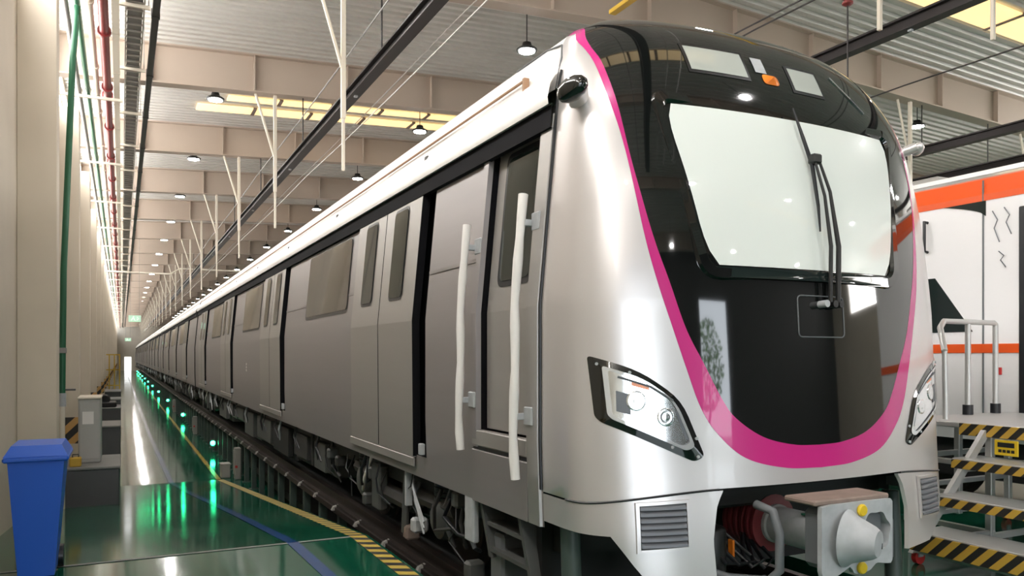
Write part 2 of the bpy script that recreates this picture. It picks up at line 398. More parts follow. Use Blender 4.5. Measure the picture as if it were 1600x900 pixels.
def sp(u, z, off=0.):       # point on the nose, off = metres outwards
    y = surfY(u, z); q = Vector((XC + u, y, z))
    if off:
        e = .01; du = Vector((e, surfY(u + e, z) - y, 0)); dz = Vector((0, surfY(u, z + e) - y, e))
        nrm = du.cross(dz).normalized()
        if nrm.y > 0: nrm = -nrm
        q = q + nrm * off
    return q
def patch(bb, poly, s0=0., s1=1., rings=6, off=0., cen=None, off1=None):
    P = np.array(poly); c = P.mean(0) if cen is None else np.array(cen); off1 = off if off1 is None else off1
    ss = [s0 + (s1 - s0) * i / rings for i in range(rings + 1)]
    G = []
    for i, s in enumerate(ss):
        R = [sp(*(c + (p - c) * s), off + (off1 - off) * i / rings) for p in P]; R.append(R[0]); G.append(R)
    bb.grid(G); return bb
# stripe curves (|u|, z) from roof to bottom centre
OC = spline([(1.19, 3.70), (1.245, 3.60), (1.25, 3.52), (1.24, 3.42), (1.225, 3.19), (1.186, 2.92), (1.15, 2.61), (1.107, 2.32), (1.056, 2.10), (.985, 1.87), (.91, 1.64), (.83, 1.42), (.73, 1.272), (.55, 1.13), (.28, 1.062), (0, 1.047)], 90)
IC = spline([(1.13, 3.745), (1.20, 3.62), (1.215, 3.52), (1.20, 3.42), (1.19, 3.26), (1.155, 2.83), (1.11, 2.56), (1.055, 2.32), (.985, 2.10), (.90, 1.85), (.80, 1.66), (.69, 1.46), (.60, 1.35), (.42, 1.242), (.20, 1.19), (0, 1.18)], 90)
OC[0, 0] = tw(OC[0, 1]); IC[0, 0] = tw(IC[0, 1])
def seamz(u): return .97 - .06 * max(0, min(1, (abs(u) - .75) / .7)) ** 1.5

CAR0 = Vector((XC, 4.05, -.05))
car = root('metro_car', CAR0, 'silver metro driving car with black nose mask and magenta stripe', 'train car', 'cars of the silver train')
# silver shell, both halves
bb = MB()
k_side = next(i for i in range(90) if OC[i, 1] < 1.45); k_cor = next(i for i in range(90) if OC[i, 1] < 1.22)
zs_side = OC[k_side, 1]
for sg in (-1, 1):
    G = []
    for i in range(90):
        o = OC[i]
        if i <= k_side: B = (tw(o[1]), o[1])
        elif i <= k_cor:
            z = zs_side + (seamz(1.45) - zs_side) * (i - k_side) / (k_cor - k_side); B = (tw(z), z)
        else:
            u = tw(.89) * (1 - ((i - k_cor) / (89 - k_cor)) ** 2.0); B = (u, seamz(u))
        R = []
        for j in range(23):
            s = 1 - (1 - j / 22) ** 2.4
            ro = o[0] / max(tw(o[1]), 1e-4); rb = B[0] / tw(B[1]); z = o[1] + (B[1] - o[1]) * s; u = (ro + (rb - ro) * s) * tw(z)
            R.append(sp(sg * u, z))
        G.append(R)
    bb.grid(G)
bb.build('nose_shell', 'silver', car, smooth=180, weld=True)
bb = MB()
for sg in (-1, 1):
    bb.grid([[sp(sg * (OC[i, 0] + (IC[i, 0] - OC[i, 0]) * j / 4), OC[i, 1] + (IC[i, 1] - OC[i, 1]) * j / 4, .001) for j in range(5)] for i in range(90)])
bb.build('magenta_stripe', 'magenta', car, smooth=180, weld=True)
bb = MB(); G = []
for i in range(90):
    o = IC[i]; f = max(0, 1 - i / 22); bulge = (4.02 - o[1]) * f ** 1.3 if i < 22 else 0
    R = []
    for j in range(49):
        t = -1 + 2 * j / 48; t = math.copysign(1 - (1 - abs(t)) ** 1.25, t); u = t * o[0]
        if i == 0:
            z = o[1] + (4.02 - o[1]) * (1 - abs(t) ** 2.6)
            lo, hi = o[1], 4.02
            for _ in range(30):
                m_ = (lo + hi) / 2
                if tw(m_) > abs(u): lo = m_
                else: hi = m_
            z = lo
        else: z = o[1] + bulge * (1 - abs(t) ** 2.4)
        z = min(z, 4.0199)
        R.append(sp(u, z))
    G.append(R)
bb.grid(G); bb.build('black_mask', 'black', car, smooth=180, weld=True)

# windscreen, frame, displays
wsc = round_poly([(-.735, 2.21), (.735, 2.21), (.928, 3.155), (-.928, 3.155)], .07)
frm = round_poly([(-.80, 2.13), (.80, 2.13), (.995, 3.225), (-.995, 3.225)], [.13, .13, .10, .10])
bb = MB(); P1, P2 = densify(frm, .05), None
cen = (0, 2.68)
W = np.array(wsc); Fm = np.array(frm)
G = []
for s, of in ((0, .0), (.12, .022), (.8, .022), (1, .004)):
    R = [sp(*(Fm[i] + (W[i] - Fm[i]) * s), of) for i in range(len(W))]; R.append(R[0]); G.append(R)
bb.grid(G); bb.build('windscreen_frame', 'black', car, smooth=40)
bb = MB()
rows = []
for i in range(13):
    z = 2.215 + (3.15 - 2.215) * i / 12; h = .735 + (.193) * (z - 2.21) / .945
    dd = min(i, 12 - i); h -= (.06, .018, .004, 0, 0, 0, 0)[dd]
    rows.append([sp(-h + 2 * h * j / 24, z, .006) for j in range(25)])
bb.grid(rows); ws_o = bb.build('windscreen', 'blind', car, smooth=180)
bb = MB(); patch(bb, densify(round_poly([(-.72, 2.145), (.72, 2.145), (.735, 2.205), (-.735, 2.205)], .02), .06), rings=2, off=.018); bb.build('lower_window_strip', 'glass_dark', car, smooth=180)
for (u0, u1, z0, z1) in ((-.66, -.25, 3.405, 3.575), (.125, .375, 3.38, 3.545)):
    bb = MB(); G = []
    bb.grid([[sp(u0 - .02 + (u1 - u0 + .04) * j / 8, z0 - .02 + (z1 - z0 + .04) * i / 4, .003) for j in range(9)] for i in range(5)])
    f_ = bb.build('display_frame', 'rubber', car, smooth=180)
    bb = MB(); bb.grid([[sp(u0 + (u1 - u0) * j / 8, z0 + (z1 - z0) * i / 4, .006) for j in range(9)] for i in range(5)]); bb.build('display_face', 'display', f_, smooth=180)
bb = MB(); patch(bb, densify(round_poly([(-.13, 3.385), (.0, 3.385), (.0, 3.455), (-.13, 3.455)], .03), .03), rings=4, off=.035, off1=.004); bb.build('amber_lamp', 'orange_lamp', car, smooth=60)
bb = MB(); bb.grid([[sp(-.17 + .09 * j / 3, 3.46 + .11 * i / 3, .005) for j in range(4)] for i in range(4)]); bb.build('display_bracket', 'castgrey', car)
bb = MB(); bb.tube([sp(.55, 3.56, .004), sp(.68, 3.42, .006), sp(.78, 3.33, .004)], .006, 6); bb.build('mask_highlight_strip', 'chrome', car)
# maintenance hatch outline on lower mask
bb = MB(); hp = round_poly([(-.13, 1.815), (.25, 1.815), (.25, 2.06), (-.13, 2.06)], .03); hp = densify(hp, .05)
bb.tube([sp(*p, .002) for p in hp] + [sp(*hp[0], .002)], .004, 6); bb.build('hatch_edge', 'hose', car)
# wiper
wp = root_w = MB()
wp.tube([sp(.085, 2.02, .05), sp(.10, 2.35, .07), sp(.085, 2.65, .075), sp(.055, 2.87, .07)], [.013, .012, .009, .008], 8)
wa = wp.build('wiper_arm', 'blackmatte', car, smooth=60)
w2 = MB().tube([sp(.15, 2.02, .05), sp(.165, 2.35, .07), sp(.135, 2.68, .075), sp(.09, 2.88, .07)], [.016, .015, .010, .008], 8); w2.build('wiper_link', 'blackmatte', car, smooth=60)
MB().tube([sp(-.015, 3.20, .05), sp(.02, 3.02, .045), sp(.055, 2.85, .045), sp(.055, 2.6, .045), sp(.045, 2.44, .05)], [.006, .012, .014, .011, .006], 6).build('wiper_blade', 'rubber', wa, smooth=60)
h = sp(.07, 2.88, .06); MB().box(h - Vector((.035, .03, .03)), h + Vector((.035, .03, .03)), .01).build('wiper_head', 'blackmatte', wa)
for u in (.05, .12, .17):
    MB().cyl(sp(u, 2.01, .0), sp(u, 2.01, .06), .022, 12).build('wiper_pivot', 'castgrey' if u < .1 else 'blackmatte', car, smooth=40)

# headlights
for sg in (-1, 1):
    HL = [(sg * a, z) for a, z in [(1.425, 1.705), (1.173, 1.62), (.945, 1.462), (.815, 1.15), (.88, 1.122), (1.372, 1.344), (1.40, 1.376)]]
    outl = densify(round_poly(HL, [.02, .1, .1, .03, .04, .04, .03], 4), .03); cen = (sg * 1.12, 1.43)
    bb = MB(); patch(bb, outl, 1.0, .78, 3, off=.003, cen=cen, off1=.010); hf = bb.build('headlight_surround', 'black', car, smooth=50)
    bb = MB(); patch(bb, outl, .80, .71, 2, off=.013, cen=cen, off1=.013); bb.build('chrome_rim', 'lens', hf, smooth=60)
    bb = MB(); patch(bb, outl, .0001, .72, 6, off=.006, cen=cen); bb.build('reflector', 'chrome', hf, smooth=180)
    for (u, z, r_) in ((1.20, 1.46, .055), (1.04, 1.37, .050)):
        p = sp(sg * u, z, .005); q = sp(sg * u, z, .03)
        MB().lathe([(0, r_), (.004, r_), (.007, r_ * .85), (.004, r_ * .6), (.006, r_ * .3), (.007, .002)], p, q - p, 24).build('lamp', 'chrome', hf, smooth=50)
    bb = MB(); bb.grid([[sp(sg * (1.22 - .09 * j / 4), 1.565 - .025 * j / 4 - .022 * i / 2, .010) for j in range(5)] for i in range(3)]); bb.build('turn_lamp', 'orange_lamp', hf)
    bb = MB(); bb.grid([[sp(sg * (1.30 - .07 * j / 3), 1.515 - .11 * i / 4 - .02 * j / 3, .009) for j in range(4)] for i in range(5)]); bb.build('inner_bezel', 'grille', hf, smooth=180)
    bb = MB(); bb.grid([[sp(sg * (.985 - .03 * j / 2 - .055 * i / 4), 1.40 - .155 * i / 4, .009) for j in range(3)] for i in range(5)]); bb.build('inner_bezel', 'grille', hf, smooth=180)
    bb = MB(); bb.tube([sp(sg * 1.29, 1.59, .012), sp(sg * 1.12, 1.535, .012), sp(sg * 1.0, 1.46, .012)], .006, 6); bb.build('light_guide', 'grille', hf, smooth=60)
    for (u, z) in ((1.23, 1.613), (.865, 1.25), (1.01, 1.207), (.86, 1.15), (1.385, 1.66)):
        p = sp(sg * u, z, .006); MB().cyl(p, sp(sg * u, z, .014), .009, 10).build('bolt', 'castgrey', hf)

# lower front skirts with louvred grilles
for sg in (-1, 1):
    bb = MB(); G = []
    for i in range(15):
        R = []
        for j in range(25):
            s = 1 - (1 - j / 24) ** 2.4
            zt = 0; t = i / 14
            ui = .735 + .055 * min(1, t * 2.2) + (.03 * math.exp(-((t - 0.0) / .08) ** 2) * -1)
            # bottom edge: chamfered outside corner
            zz_mid = .9
            r_in = ui / tw(.7)
            r = r_in + (1 - r_in) * s
            zb_ = float(np.interp(r * 1.47, [0, 1.10, 1.25, 1.34, 1.5], [.36, .36, .58, .735, .74] if sg < 0 else [.44, .50, .655, .735, .74]))
            u_ = r * 1.47; zt = seamz(u_) - .012
            z = zt + (zb_ - zt) * t
            R.append(sp(sg * r * tw(z), z))
        G.append(R)
    Gi = [[p + Vector((-sg * .012, .018, 0)) for p in R] for R in G]
    bb.grid(G); bb.grid(Gi); bb.grid([G[0], Gi[0]]); bb.grid([G[-1], Gi[-1]]); bb.grid([[R[0] for R in G], [R[0] for R in Gi]]); bb.grid([[R[-1] for R in G], [R[-1] for R in Gi]])
    sk = bb.build('front_skirt', 'silver', car, smooth=50, weld=True)
    ub, ua = .925, 1.225
    bb = MB()
    fo = [(sg * ua, .915), (sg * ub, .925), (sg * ub, .655), (sg * ua, .645)]
    P = np.array(densify(fo, .04)); c = P.mean(0); G = []
    for s, of in ((1.0, .002), (.985, .014), (.86, .014), (.86, .003)):
        R = [sp(*(c + (p - c) * s), of) for p in P]; R.append(R[0]); G.append(R)
    bb.grid(G); gf = bb.build('grille_frame', 'silver', car)
    bb = MB(); patch(bb, P, .0001, .87, 4, off=.003); bb.build('grille_back', 'blackmatte', gf)
    for k in range(7):
        z = .675 + k * .033; bb = MB()
        bb.grid([[sp(sg * (ub + .025 + (ua - ub - .05) * j / 5), z + dz, of) for j in range(6)] for dz, of in ((0, .018), (.014, .016), (.028, .004), (.0, .004))])
        bb.build('louvre', 'grille', gf)
# black seam between shell and skirts
for sg in (-1, 1):
    bb = MB(); bb.tube([sp(sg * u_, seamz(u_) - .005, .0) for u_ in [.735 + .743 * (1 - (1 - j / 40) ** 2.6) for j in range(41)]], .007, 6)
    bb.build('shell_seam', 'rubber', car)

# camera pods on the cab corners
for sg in (-1, 1):
    p = sp(sg * 1.33, 3.17, 0); q = p + Vector((sg * .085, -.05, .03))
    ks = 1 if sg < 0 else .6
    MB().tube([p + Vector((0, .08, -.01)), p + Vector((sg * .05, 0, .01)), q], [.055 * ks, .06 * ks, .06 * ks], 14).build('pod_arm', 'silver', car, smooth=60)
    ax = Vector((sg * .4, .75, -.35)).normalized()
    MB().lathe([(a_ * ks, b_ * ks) for a_, b_ in [(-.10, .004), (-.085, .035), (-.05, .058), (0, .068), (.05, .06), (.085, .036), (.10, .004)]], q + Vector((sg * .025, .01, -.01)), ax, 18).build('camera_pod', 'black' if sg < 0 else 'silver', car, smooth=180)

# ------------------------------------------------------------------ car body
GUT = 3.20
def side(y, z, off=0., sg=-1):
    return Vector((XC + sg * (tw(z) + off), y, z))
def body(car, ya, yb, doors, wins, cab):
    zlev = [.70, .88, 1.2, 1.6, 2.0, 2.6, 3.10, GUT]
    for sg in (-1, 1):
        ybr = sorted(set([ya, yb] + [v for d in doors for v in (d[0], d[1])] + ([4.22, 4.97] if cab else [])))
        bb = MB()
        for i in range(len(ybr) - 1):
            y0, y1 = ybr[i], ybr[i + 1]
            for j in range(len(zlev) - 1):
                z0, z1 = zlev[j], zlev[j + 1]
                dz = any(abs(y0 - d[0]) < 1e-6 for d in doors) and 1 <= j <= 5
                cz = cab and abs(y0 - 4.22) < 1e-6 and 2 <= j <= 6
                if dz or cz: continue
                bb.add([side(y0, z0, 0, sg), side(y1, z0, 0, sg), side(y1, z1, 0, sg), side(y0, z1, 0, sg)], [(0, 1, 2, 3)])
        bb.build('body_side', 'steel', car, smooth=30, weld=True)
        for (d0, d1, front) in doors:
            bb = MB(); Z = [.88, 2.0, 3.10]      # recess behind the leaves
            bb.grid([[side(d0, z, 0, sg), side(d0, z, -.09, sg), side(d1, z, -.09, sg), side(d1, z, 0, sg)] for z in Z])
            for z in (.88, 3.10): bb.add([side(d0, z, 0, sg), side(d0, z, -.09, sg), side(d1, z, -.09, sg), side(d1, z, 0, sg)], [(0, 1, 2, 3)])
            bb.build('door_pocket', 'gap', car)
            p = side(d0 + .06, .90, .02, sg); MB().box(p - Vector((.02, .03, .0)), p + Vector((.02, .03, .09)), .005).build('door_stop', 'castgrey', car)
            s0 = d0 + front; L = (d1 - s0) / 2
            for q in (0, 1):
                a, c = s0 + L * q + .014, s0 + L * (q + 1) - .006
                bb = MB(); G = []
                for z in (.86, 2.0, 3.115): G.append([side(a, z, -.03, sg), side(a, z, .028, sg), side(c, z, .028, sg), side(c, z, -.03, sg)])
                bb.grid(G)
                for z in (.86, 3.115): bb.add([side(a, z, -.03, sg), side(a, z, .028, sg), side(c, z, .028, sg), side(c, z, -.03, sg)], [(0, 1, 2, 3)])
                lf = bb.build('door_leaf', 'door_steel', car)
                bb = MB(); bb.grid([[side(a - .014, z, -.035, sg), side(a - .014, z, .029 if q == 0 else .02, sg), side(a, z, .0285, sg)] for z in (.87, 2.0, 3.115)]); bb.build('edge_seal', 'gap', lf)
                cx = (a + c) / 2 + (.03 if q == 0 else -.03) * 1
                wpoly = round_poly([(cx - .20, 2.20), (cx + .20, 2.20), (cx + .20, 3.03), (cx - .20, 3.03)], .07)
                bb = MB(); bb.add([side(y, z, .032, sg) for y, z in wpoly], [tuple(range(len(wpoly)))]); bb.build('window_seal', 'rubber', lf)
                wpoly = round_poly([(cx - .185, 2.225), (cx + .185, 2.225), (cx + .185, 3.005), (cx - .185, 3.005)], .06)
                bb = MB(); bb.add([side(y, z, .036, sg) for y, z in wpoly], [tuple(range(len(wpoly)))]); bb.build('door_window', 'glass_dark', lf)
            p0 = side(d0, .80, .012, sg); p1 = side(d1, .86, .03, sg)
            MB().box((p0.x, d0 + .25, .78), (p1.x, d1 + .05, .855), .004).build('door_sill', 'door_steel', car)
        for (w0, w1) in wins:
            poly = round_poly([(w0, 2.18), (w1, 2.18), (w1, 3.035), (w0, 3.035)], .08)
            bb = MB(); bb.add([side(y, z, .004, sg) for y, z in poly], [tuple(range(len(poly)))]); wf = bb.build('side_window_seal', 'rubber', car)
            poly = round_poly([(w0 + .03, 2.22), (w1 - .03, 2.22), (w1 - .03, 3.01), (w0 + .03, 3.01)], .07)
            bb = MB(); bb.add([side(y, z, .008, sg) for y, z in poly], [tuple(range(len(poly)))]); bb.build('side_window', 'glass_tan', wf)
        # trim bead between doors
        edges = [ya] + [v for d in doors for v in (d[0], d[1])] + [yb]
        for i in range(0, len(edges), 2):
            a, c = edges[i] + (1.0 if cab and i == 0 else .02), edges[i + 1] - .02
            ws_ = [w for w in wins if w[0] >= a - .1 and w[1] <= c + .1]
            segs = [(a, c)] if not ws_ else [(a, ws_[0][0] - .01), (ws_[0][1] + .01, c)]
            for (p, q) in segs:
                if q - p > .05: MB().box(side(p, 2.36, -.004, sg), side(q, 2.385, .010, sg)).build('trim_bead', 'steel', car)
        # black band painted as the shadow under the cantrail, then the cantrail lip
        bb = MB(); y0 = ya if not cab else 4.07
        bb.grid([[side(y, 3.05, .0, sg), side(y, 3.055, .034, sg), side(y, GUT, .034, sg)] for y in (y0, yb)]); bb.build('cantrail_shadow', 'gap', car)
        bb = MB(); bb.grid([[side(y, GUT, .0, sg), side(y, GUT - .01, .06, sg), side(y, GUT + .03, .07, sg), side(y, GUT + .12, .06, sg), side(y, GUT + .22, .022, sg)] for y in (y0, yb)])
        bb.build('cantrail', 'roofwhite', car, smooth=60)
        bb = MB(); bb.tube([side(y, 3.50, .02, sg) for y in (ya + (.5 if cab else .1), yb - .1)], .010, 6); bb.build('roof_edge_tape', 'brown', car)
        for y in np.arange(ya + 2.2, yb - 1, 3.05):
            p = side(float(y), 3.36, .03, sg); MB().box(p - Vector((.02, .03, .02)), p + Vector((.02, .03, .02)), .004).build('lifting_lug', 'equip', car)
        # end pillars
    # roof
    zz = [GUT + .1, 3.4, 3.55, 3.68, 3.79, 3.88, 3.95, 4.0]
    def yst(z): return float(np.interp(z, *TB)) + .002 if cab else ya
    prof = [(-tw(z), z) for z in zz] + [(0, 4.02)] + [(tw(z), z) for z in reversed(zz)]
    bb = MB(); bb.grid([[(XC + u, yst(z), z) for u, z in prof], [(XC + u, yb, z) for u, z in prof]])
    bb.build('roof', 'roofwhite', car, smooth=180)
    # upper side band between cantrail and nose at the cab, ends
    zz = [.70, 1.2, 2.0, 2.6, 3.2, 3.4, 3.55, 3.68, 3.79, 3.88, 3.95, 4.0]
    ring = [(-tw(z), z) for z in zz] + [(tw(z), z) for z in reversed(zz)]
    for y in ([yb] if cab else [ya, yb]):
        bb = MB(); bb.add([(XC + u, y, z) for u, z in ring], [tuple(range(len(ring)))]); bb.build('end_wall', 'under', car)
    bx('underframe', (XC - 1.30, ya + .05, .50), (XC + 1.30, yb - .05, .72), 'underdark', car)
doors1 = [(6.02 + 6.15 * k, 8.24 + 6.15 * k, .24) for k in range(4)]
wins1 = [(8.55 + 6.15 * k, 10.75 + 6.15 * k) for k in range(3)]
body(car, 4.05, 28.2, doors1, wins1, True)
# cab side door set back in its frame
for sg in (-1, 1):
    bb = MB(); Z = [1.2, 2.0, 3.10, GUT]
    bb.grid([[side(4.22, z, 0, sg), side(4.22, z, -.07, sg), side(4.97, z, -.07, sg), side(4.97, z, 0, sg)] for z in Z])
    bb.build('cab_door_reveal', 'gap', car)
    bb = MB(); bb.grid([[side(y, z, -.05, sg) for z in (1.21, 2.0, 3.12)] for y in (4.24, 4.93)]); cd = bb.build('cab_door', 'door_steel', car)
    poly = round_poly([(4.30, 2.16), (4.80, 2.16), (4.80, 3.06), (4.30, 3.06)], .08)
    bb = MB(); bb.add([side(y, z, -.046, sg) for y, z in poly], [tuple(range(len(poly)))]); bb.build('window_seal', 'rubber', cd)
    poly = round_poly([(4.335, 2.20), (4.765, 2.20), (4.765, 3.02), (4.335, 3.02)], .06)
    bb = MB(); bb.add([side(y, z, -.042, sg) for y, z in poly], [tuple(range(len(poly)))]); bb.build('cab_window', 'glass_dark', cd)
    bb = MB(); bb.grid([[side(y, z, of, sg) for z in (.70, 1.2, 2.0, 2.6, 3.14)] for y, of in ((4.07, .0), (4.075, .018), (4.215, .018), (4.22, -.01))]); bb.build('door_pillar', 'door_steel', car)
    bb = MB(); bb.grid([[side(y, z, of, sg) for z in (1.08, 1.2, 2.0, 2.6, 3.14)] for y, of in ((4.965, -.02), (4.97, .016), (5.05, .016), (5.055, .0))]); bb.build('door_post', 'steel', car)
    MB().box(side(4.22, 1.09, -.05, sg), side(5.05, 1.195, .014, sg), .006).build('cab_door_threshold', 'door_steel', car)
    MB().box(side(4.22, 1.062, -.02, sg), side(5.05, 1.085, .004, sg)).build('threshold_gap', 'rubber', car)
    MB().box(side(4.225, .70, -.02, sg), side(5.06, 1.058, .012, sg), .004).build('step_panel', 'steel', car)
    bb = MB(); bb.tube([side(4.062, z, .006, sg) for z in (.92, 1.2, 2.0, 2.6, 3.2, 3.3, 3.4)], .008, 6); bb.build('cab_seam', 'rubber', car)
    # grab rails wrapped in white foam
    for (y, za, zb_, lean) in ((5.09, 1.05, 2.62, 0), (4.24, .96, 2.68, 0)):
        pth = [side(y, za + (zb_ - za) * t, .085 + .006 * math.sin(t * 9), sg) + Vector((0, .006 * math.sin(t * 13), 0)) for t in np.linspace(0, 1, 14)]
        rl = MB().tube(pth, [.028 + .003 * math.sin(k * 2.1) for k in range(14)], 10).build('grab_rail', 'foam', car, smooth=60); rl['label'] = 'white foam wrapped grab rail'
        for t in (.22, .90):
            z = za + (zb_ - za) * t; y2 = y - .06
            MB().box(side(y2 - .05, z - .05, -.01, sg), side(y2 + .05, z + .06, .03, sg), .006).build('rail_bracket', 'castgrey', rl)
            MB().box(side(y - .02, z - .02, 0, sg), side(y + .02, z + .02, .09, sg), .004).build('rail_mount', 'castgrey', rl)
# white roof fairing seam near the cab
bb = MB(); bb.tube([Vector((XC - tw(z) - .004, y, z)) for y, z in ((4.10, 3.3), (4.12, 3.5), (4.22, 3.62), (4.5, 3.69), (5.0, 3.72))], .006, 6); bb.build('fairing_seam', 'hose', car)
MB().box(Vector((XC - tw(3.4) - .02, 4.52, 3.36)), Vector((XC - tw(3.4) + .02, 4.55, 3.50)), .004).build('roof_strap', 'brown', car)
for k in range(3):
    p = side(16.2, 1.55 - k * .06, .004); MB().box(p - Vector((.002, .02, .02)), p + Vector((.002, .02, .02))).build('side_marking', 'foam', car)

# ------------------------------------------------------------------ bogies, underfloor equipment
def bogie(car, yc):
    r = MB()
    for sg in (-1, 1):
        r.tube([(XC + sg * 1.28, yc - 1.45, .48), (XC + sg * 1.28, yc - .6, .46), (XC + sg * 1.28, yc - .35, .34), (XC + sg * 1.28, yc + .35, .34), (XC + sg * 1.28, yc + .6, .46), (XC + sg * 1.28, yc + 1.45, .48)], .085, 8)
    r.box((XC - 1.2, yc - .25, .3), (XC + 1.2, yc + .25, .46), .02)
    bo = r.build('bogie_frame', 'under', car, smooth=40)
    for dy in (-1.15, 1.15):
        for sg in (-1, 1):
            y = yc + dy; x = XC + sg * 1.10
            MB().lathe([(0, .10), (.01, .36), (.04, .40), (.11, .41), (.125, .44), (.135, .36), (.12, .10)], (x + sg * .06, y, .36), (-sg, 0, 0), 28).build('wheel', 'rail', bo, smooth=40)
            MB().lathe([(0, .10), (.05, .17), (.16, .18), (.20, .165), (.23, .11), (.235, .002)], (x + sg * .05, y, .36), (sg, 0, 0), 20).build('axle_box', 'equip', bo, smooth=40)
            bb = MB()
            for k in range(5): bb.lathe([(0, .10), (.01, .125), (.04, .125), (.05, .10)], (x + sg * .15, y, .50 + .04 * k), (0, 0, 1), 16)
            bb.build('primary_spring', 'rubber', bo, smooth=40)
    for sg in (-1, 1):
        MB().lathe([(0, .18), (.03, .23), (.10, .25), (.17, .23), (.2, .18)], (XC + sg * 1.05, yc, .48), (0, 0, 1), 20).build('air_spring', 'rubber', bo, smooth=40)
        MB().tube([(XC + sg * 1.39, yc - .5, .70), (XC + sg * 1.40, yc - .48, .42), (XC + sg * 1.40, yc - .45, .12)], .035, 8).build('damper', 'equip', bo, smooth=60)
        MB().box((XC + sg * 1.30, yc + .35, .16), (XC + sg * 1.40, yc + .62, .62), .02).build('brake_unit', 'equip', bo)
        MB().tube([(XC + sg * 1.36, yc + .7, .70), (XC + sg * 1.42, yc + .8, .45), (XC + sg * 1.38, yc + 1.0, .28), (XC + sg * 1.34, yc + 1.1, .36)], .016, 6).build('brake_hose', 'foam', bo, smooth=60)
        for k in range(3):
            MB().tube([(XC + sg * 1.36, yc - .55 - .03 * k, .66 - .05 * k), (XC + sg * 1.42, yc - .72 - .03 * k, .56 - .05 * k), (XC + sg * 1.40, yc - .95, .30 - .05 * k)], .010, 6).build('cable', 'castgrey', bo, smooth=60)
        MB().box((XC + sg * 1.38, yc - .60, .38), (XC + sg * 1.44, yc - .56, .72), .004).build('cable_clip_plate', 'castgrey', bo)
    return bo
bogie(car, 7.25); bogie(car, 24.6)
def equipment(car, ya, yb, seed):
    R = random.Random(seed); y = ya
    kinds = ['equip', 'under', 'equip', 'underdark']
    while y < yb - .4:
        L = R.uniform(.5, 1.7); L = min(L, yb - y); zb_ = R.uniform(.0, .28); m = R.choice(kinds)
        e = MB().box((XC - 1.36 + R.uniform(0, .12), y, zb_), (XC - .15, y + L, .68), .02).build('equipment_case', m, car)
        MB().box((XC + .15, y, zb_), (XC + 1.36 - R.uniform(0, .1), y + L, .68), .02).build('equipment_case', m, car)
        if L > .7: MB().box((XC - 1.385, y + .08, zb_ + .07), (XC - 1.30, y + L - .08, .58), .01).build('case_cover', m, e)
        for k in range(2):
            yy = y + L * R.uniform(.2, .8); MB().tube([(XC - 1.38, yy, .70), (XC - 1.42, yy + .03, .52), (XC - 1.38, yy + R.uniform(-.2, .2), .35)], R.choice([.01, .018]), 6).build('cable', R.choice(['castgrey', 'rubber', 'rubber']), e)
        y += L + R.uniform(.08, .35)
    MB().cyl((XC - 1.30, ya, .66), (XC - 1.30, yb, .66), .025, 8).build('conduit', 'castgrey', car)
equipment(car, 9.9, 23.0, 3); equipment(car, 26.2, 28.0, 4)
tk = MB().lathe([(0, .05), (.05, .17), (.10, .20), (.9, .20), (.95, .17), (1.0, .05)], (XC - 1.16, 11.2, .40), (0, 1, 0), 18).build('air_tank', 'castgrey', car, smooth=40)
# cab steps and brackets under the door
for y in (4.28, 4.86):
    st = MB().hexa([(2.24, y - .02, .34), (2.24, y + .02, .34), (2.50, y + .02, .34), (2.50, y - .02, .34)], [(2.22, y + .10, .72), (2.22, y + .14, .72), (2.48, y + .14, .72), (2.48, y + .10, .72)])
    so = st.build('cab_step_side', 'equip', car)
for k, z in enumerate((.38, .55)): MB().box((2.24, 4.28 + .02 + .05 * k, z), (2.48, 4.90 + .05 * k, z + .025)).build('step_tread', 'equip', so)
MB().box((2.22, 5.10, .38), (2.27, 5.26, .74), .01).build('sensor_plate', 'castgrey', car)
MB().box((2.28, 4.75, .16), (2.55, 4.95, .50), .02).build('receiver_box', 'hose', car)
MB().cyl((2.35, 5.0, .70), (2.38, 4.98, .05), .035, 10).build('sand_pipe', 'under', car, smooth=60)
MB().lathe([(0, .06), (.03, .06), (.05, .02)], (2.30, 4.20, .30), (0, -1, 0), 12).build('lamp_stub', 'foam', car, smooth=40)
RC = random.Random(11)
for k in range(26):
    y = RC.uniform(5.2, 10.4); z0 = RC.uniform(.55, .72); xx = XC - RC.uniform(1.25, 1.42)
    MB().tube([(xx, y, z0), (xx - .04, y + RC.uniform(-.1, .1), z0 - .15), (xx - .02, y + RC.uniform(-.25, .25), z0 - RC.uniform(.2, .35)), (xx + .05, y + RC.uniform(-.3, .3), z0 - RC.uniform(.25, .5))], RC.choice([.007, .01, .014, .018]), 6).build('loose_cable', RC.choice(['rubber', 'rubber', 'hose', 'under', 'under']), car, smooth=60)
for (y, z, m_) in ((6.55, .22, 'castgrey'), (6.75, .12, 'brownplate'), (7.9, .5, 'equip'), (9.3, .45, 'under'), (8.1, .2, 'equip'), (5.6, .6, 'equip'), (9.7, .5, 'equip'), (5.35, .12, 'equip')):
    MB().box((XC - 1.42, y - .05, z - .06), (XC - 1.28, y + .06, z + .07), .02).build('valve_block', m_, car)
# cab underside bulkhead
bx('cab_floor_panel', (XC - 1.38, 3.62, .90), (XC + 1.38, 4.3, .96), 'underdark', car)
bx('cab_bulkhead', (XC - 1.38, 4.25, .25), (XC + 1.38, 4.32, .95), 'underdark', car)
bx('front_beam', (XC - .95, 3.70, .78), (XC + .95, 3.85, .93), 'blackmatte', car, .02)
# inner skirt support (dark green-grey drape at the corner)
for sg in (-1, 1):
    MB().tube([(XC + sg * 1.36, 3.95, .72), (XC + sg * 1.36, 3.93, .4), (XC + sg * 1.33, 3.9, .1)], .06, 8).build('guard_iron', 'post', car, smooth=60)
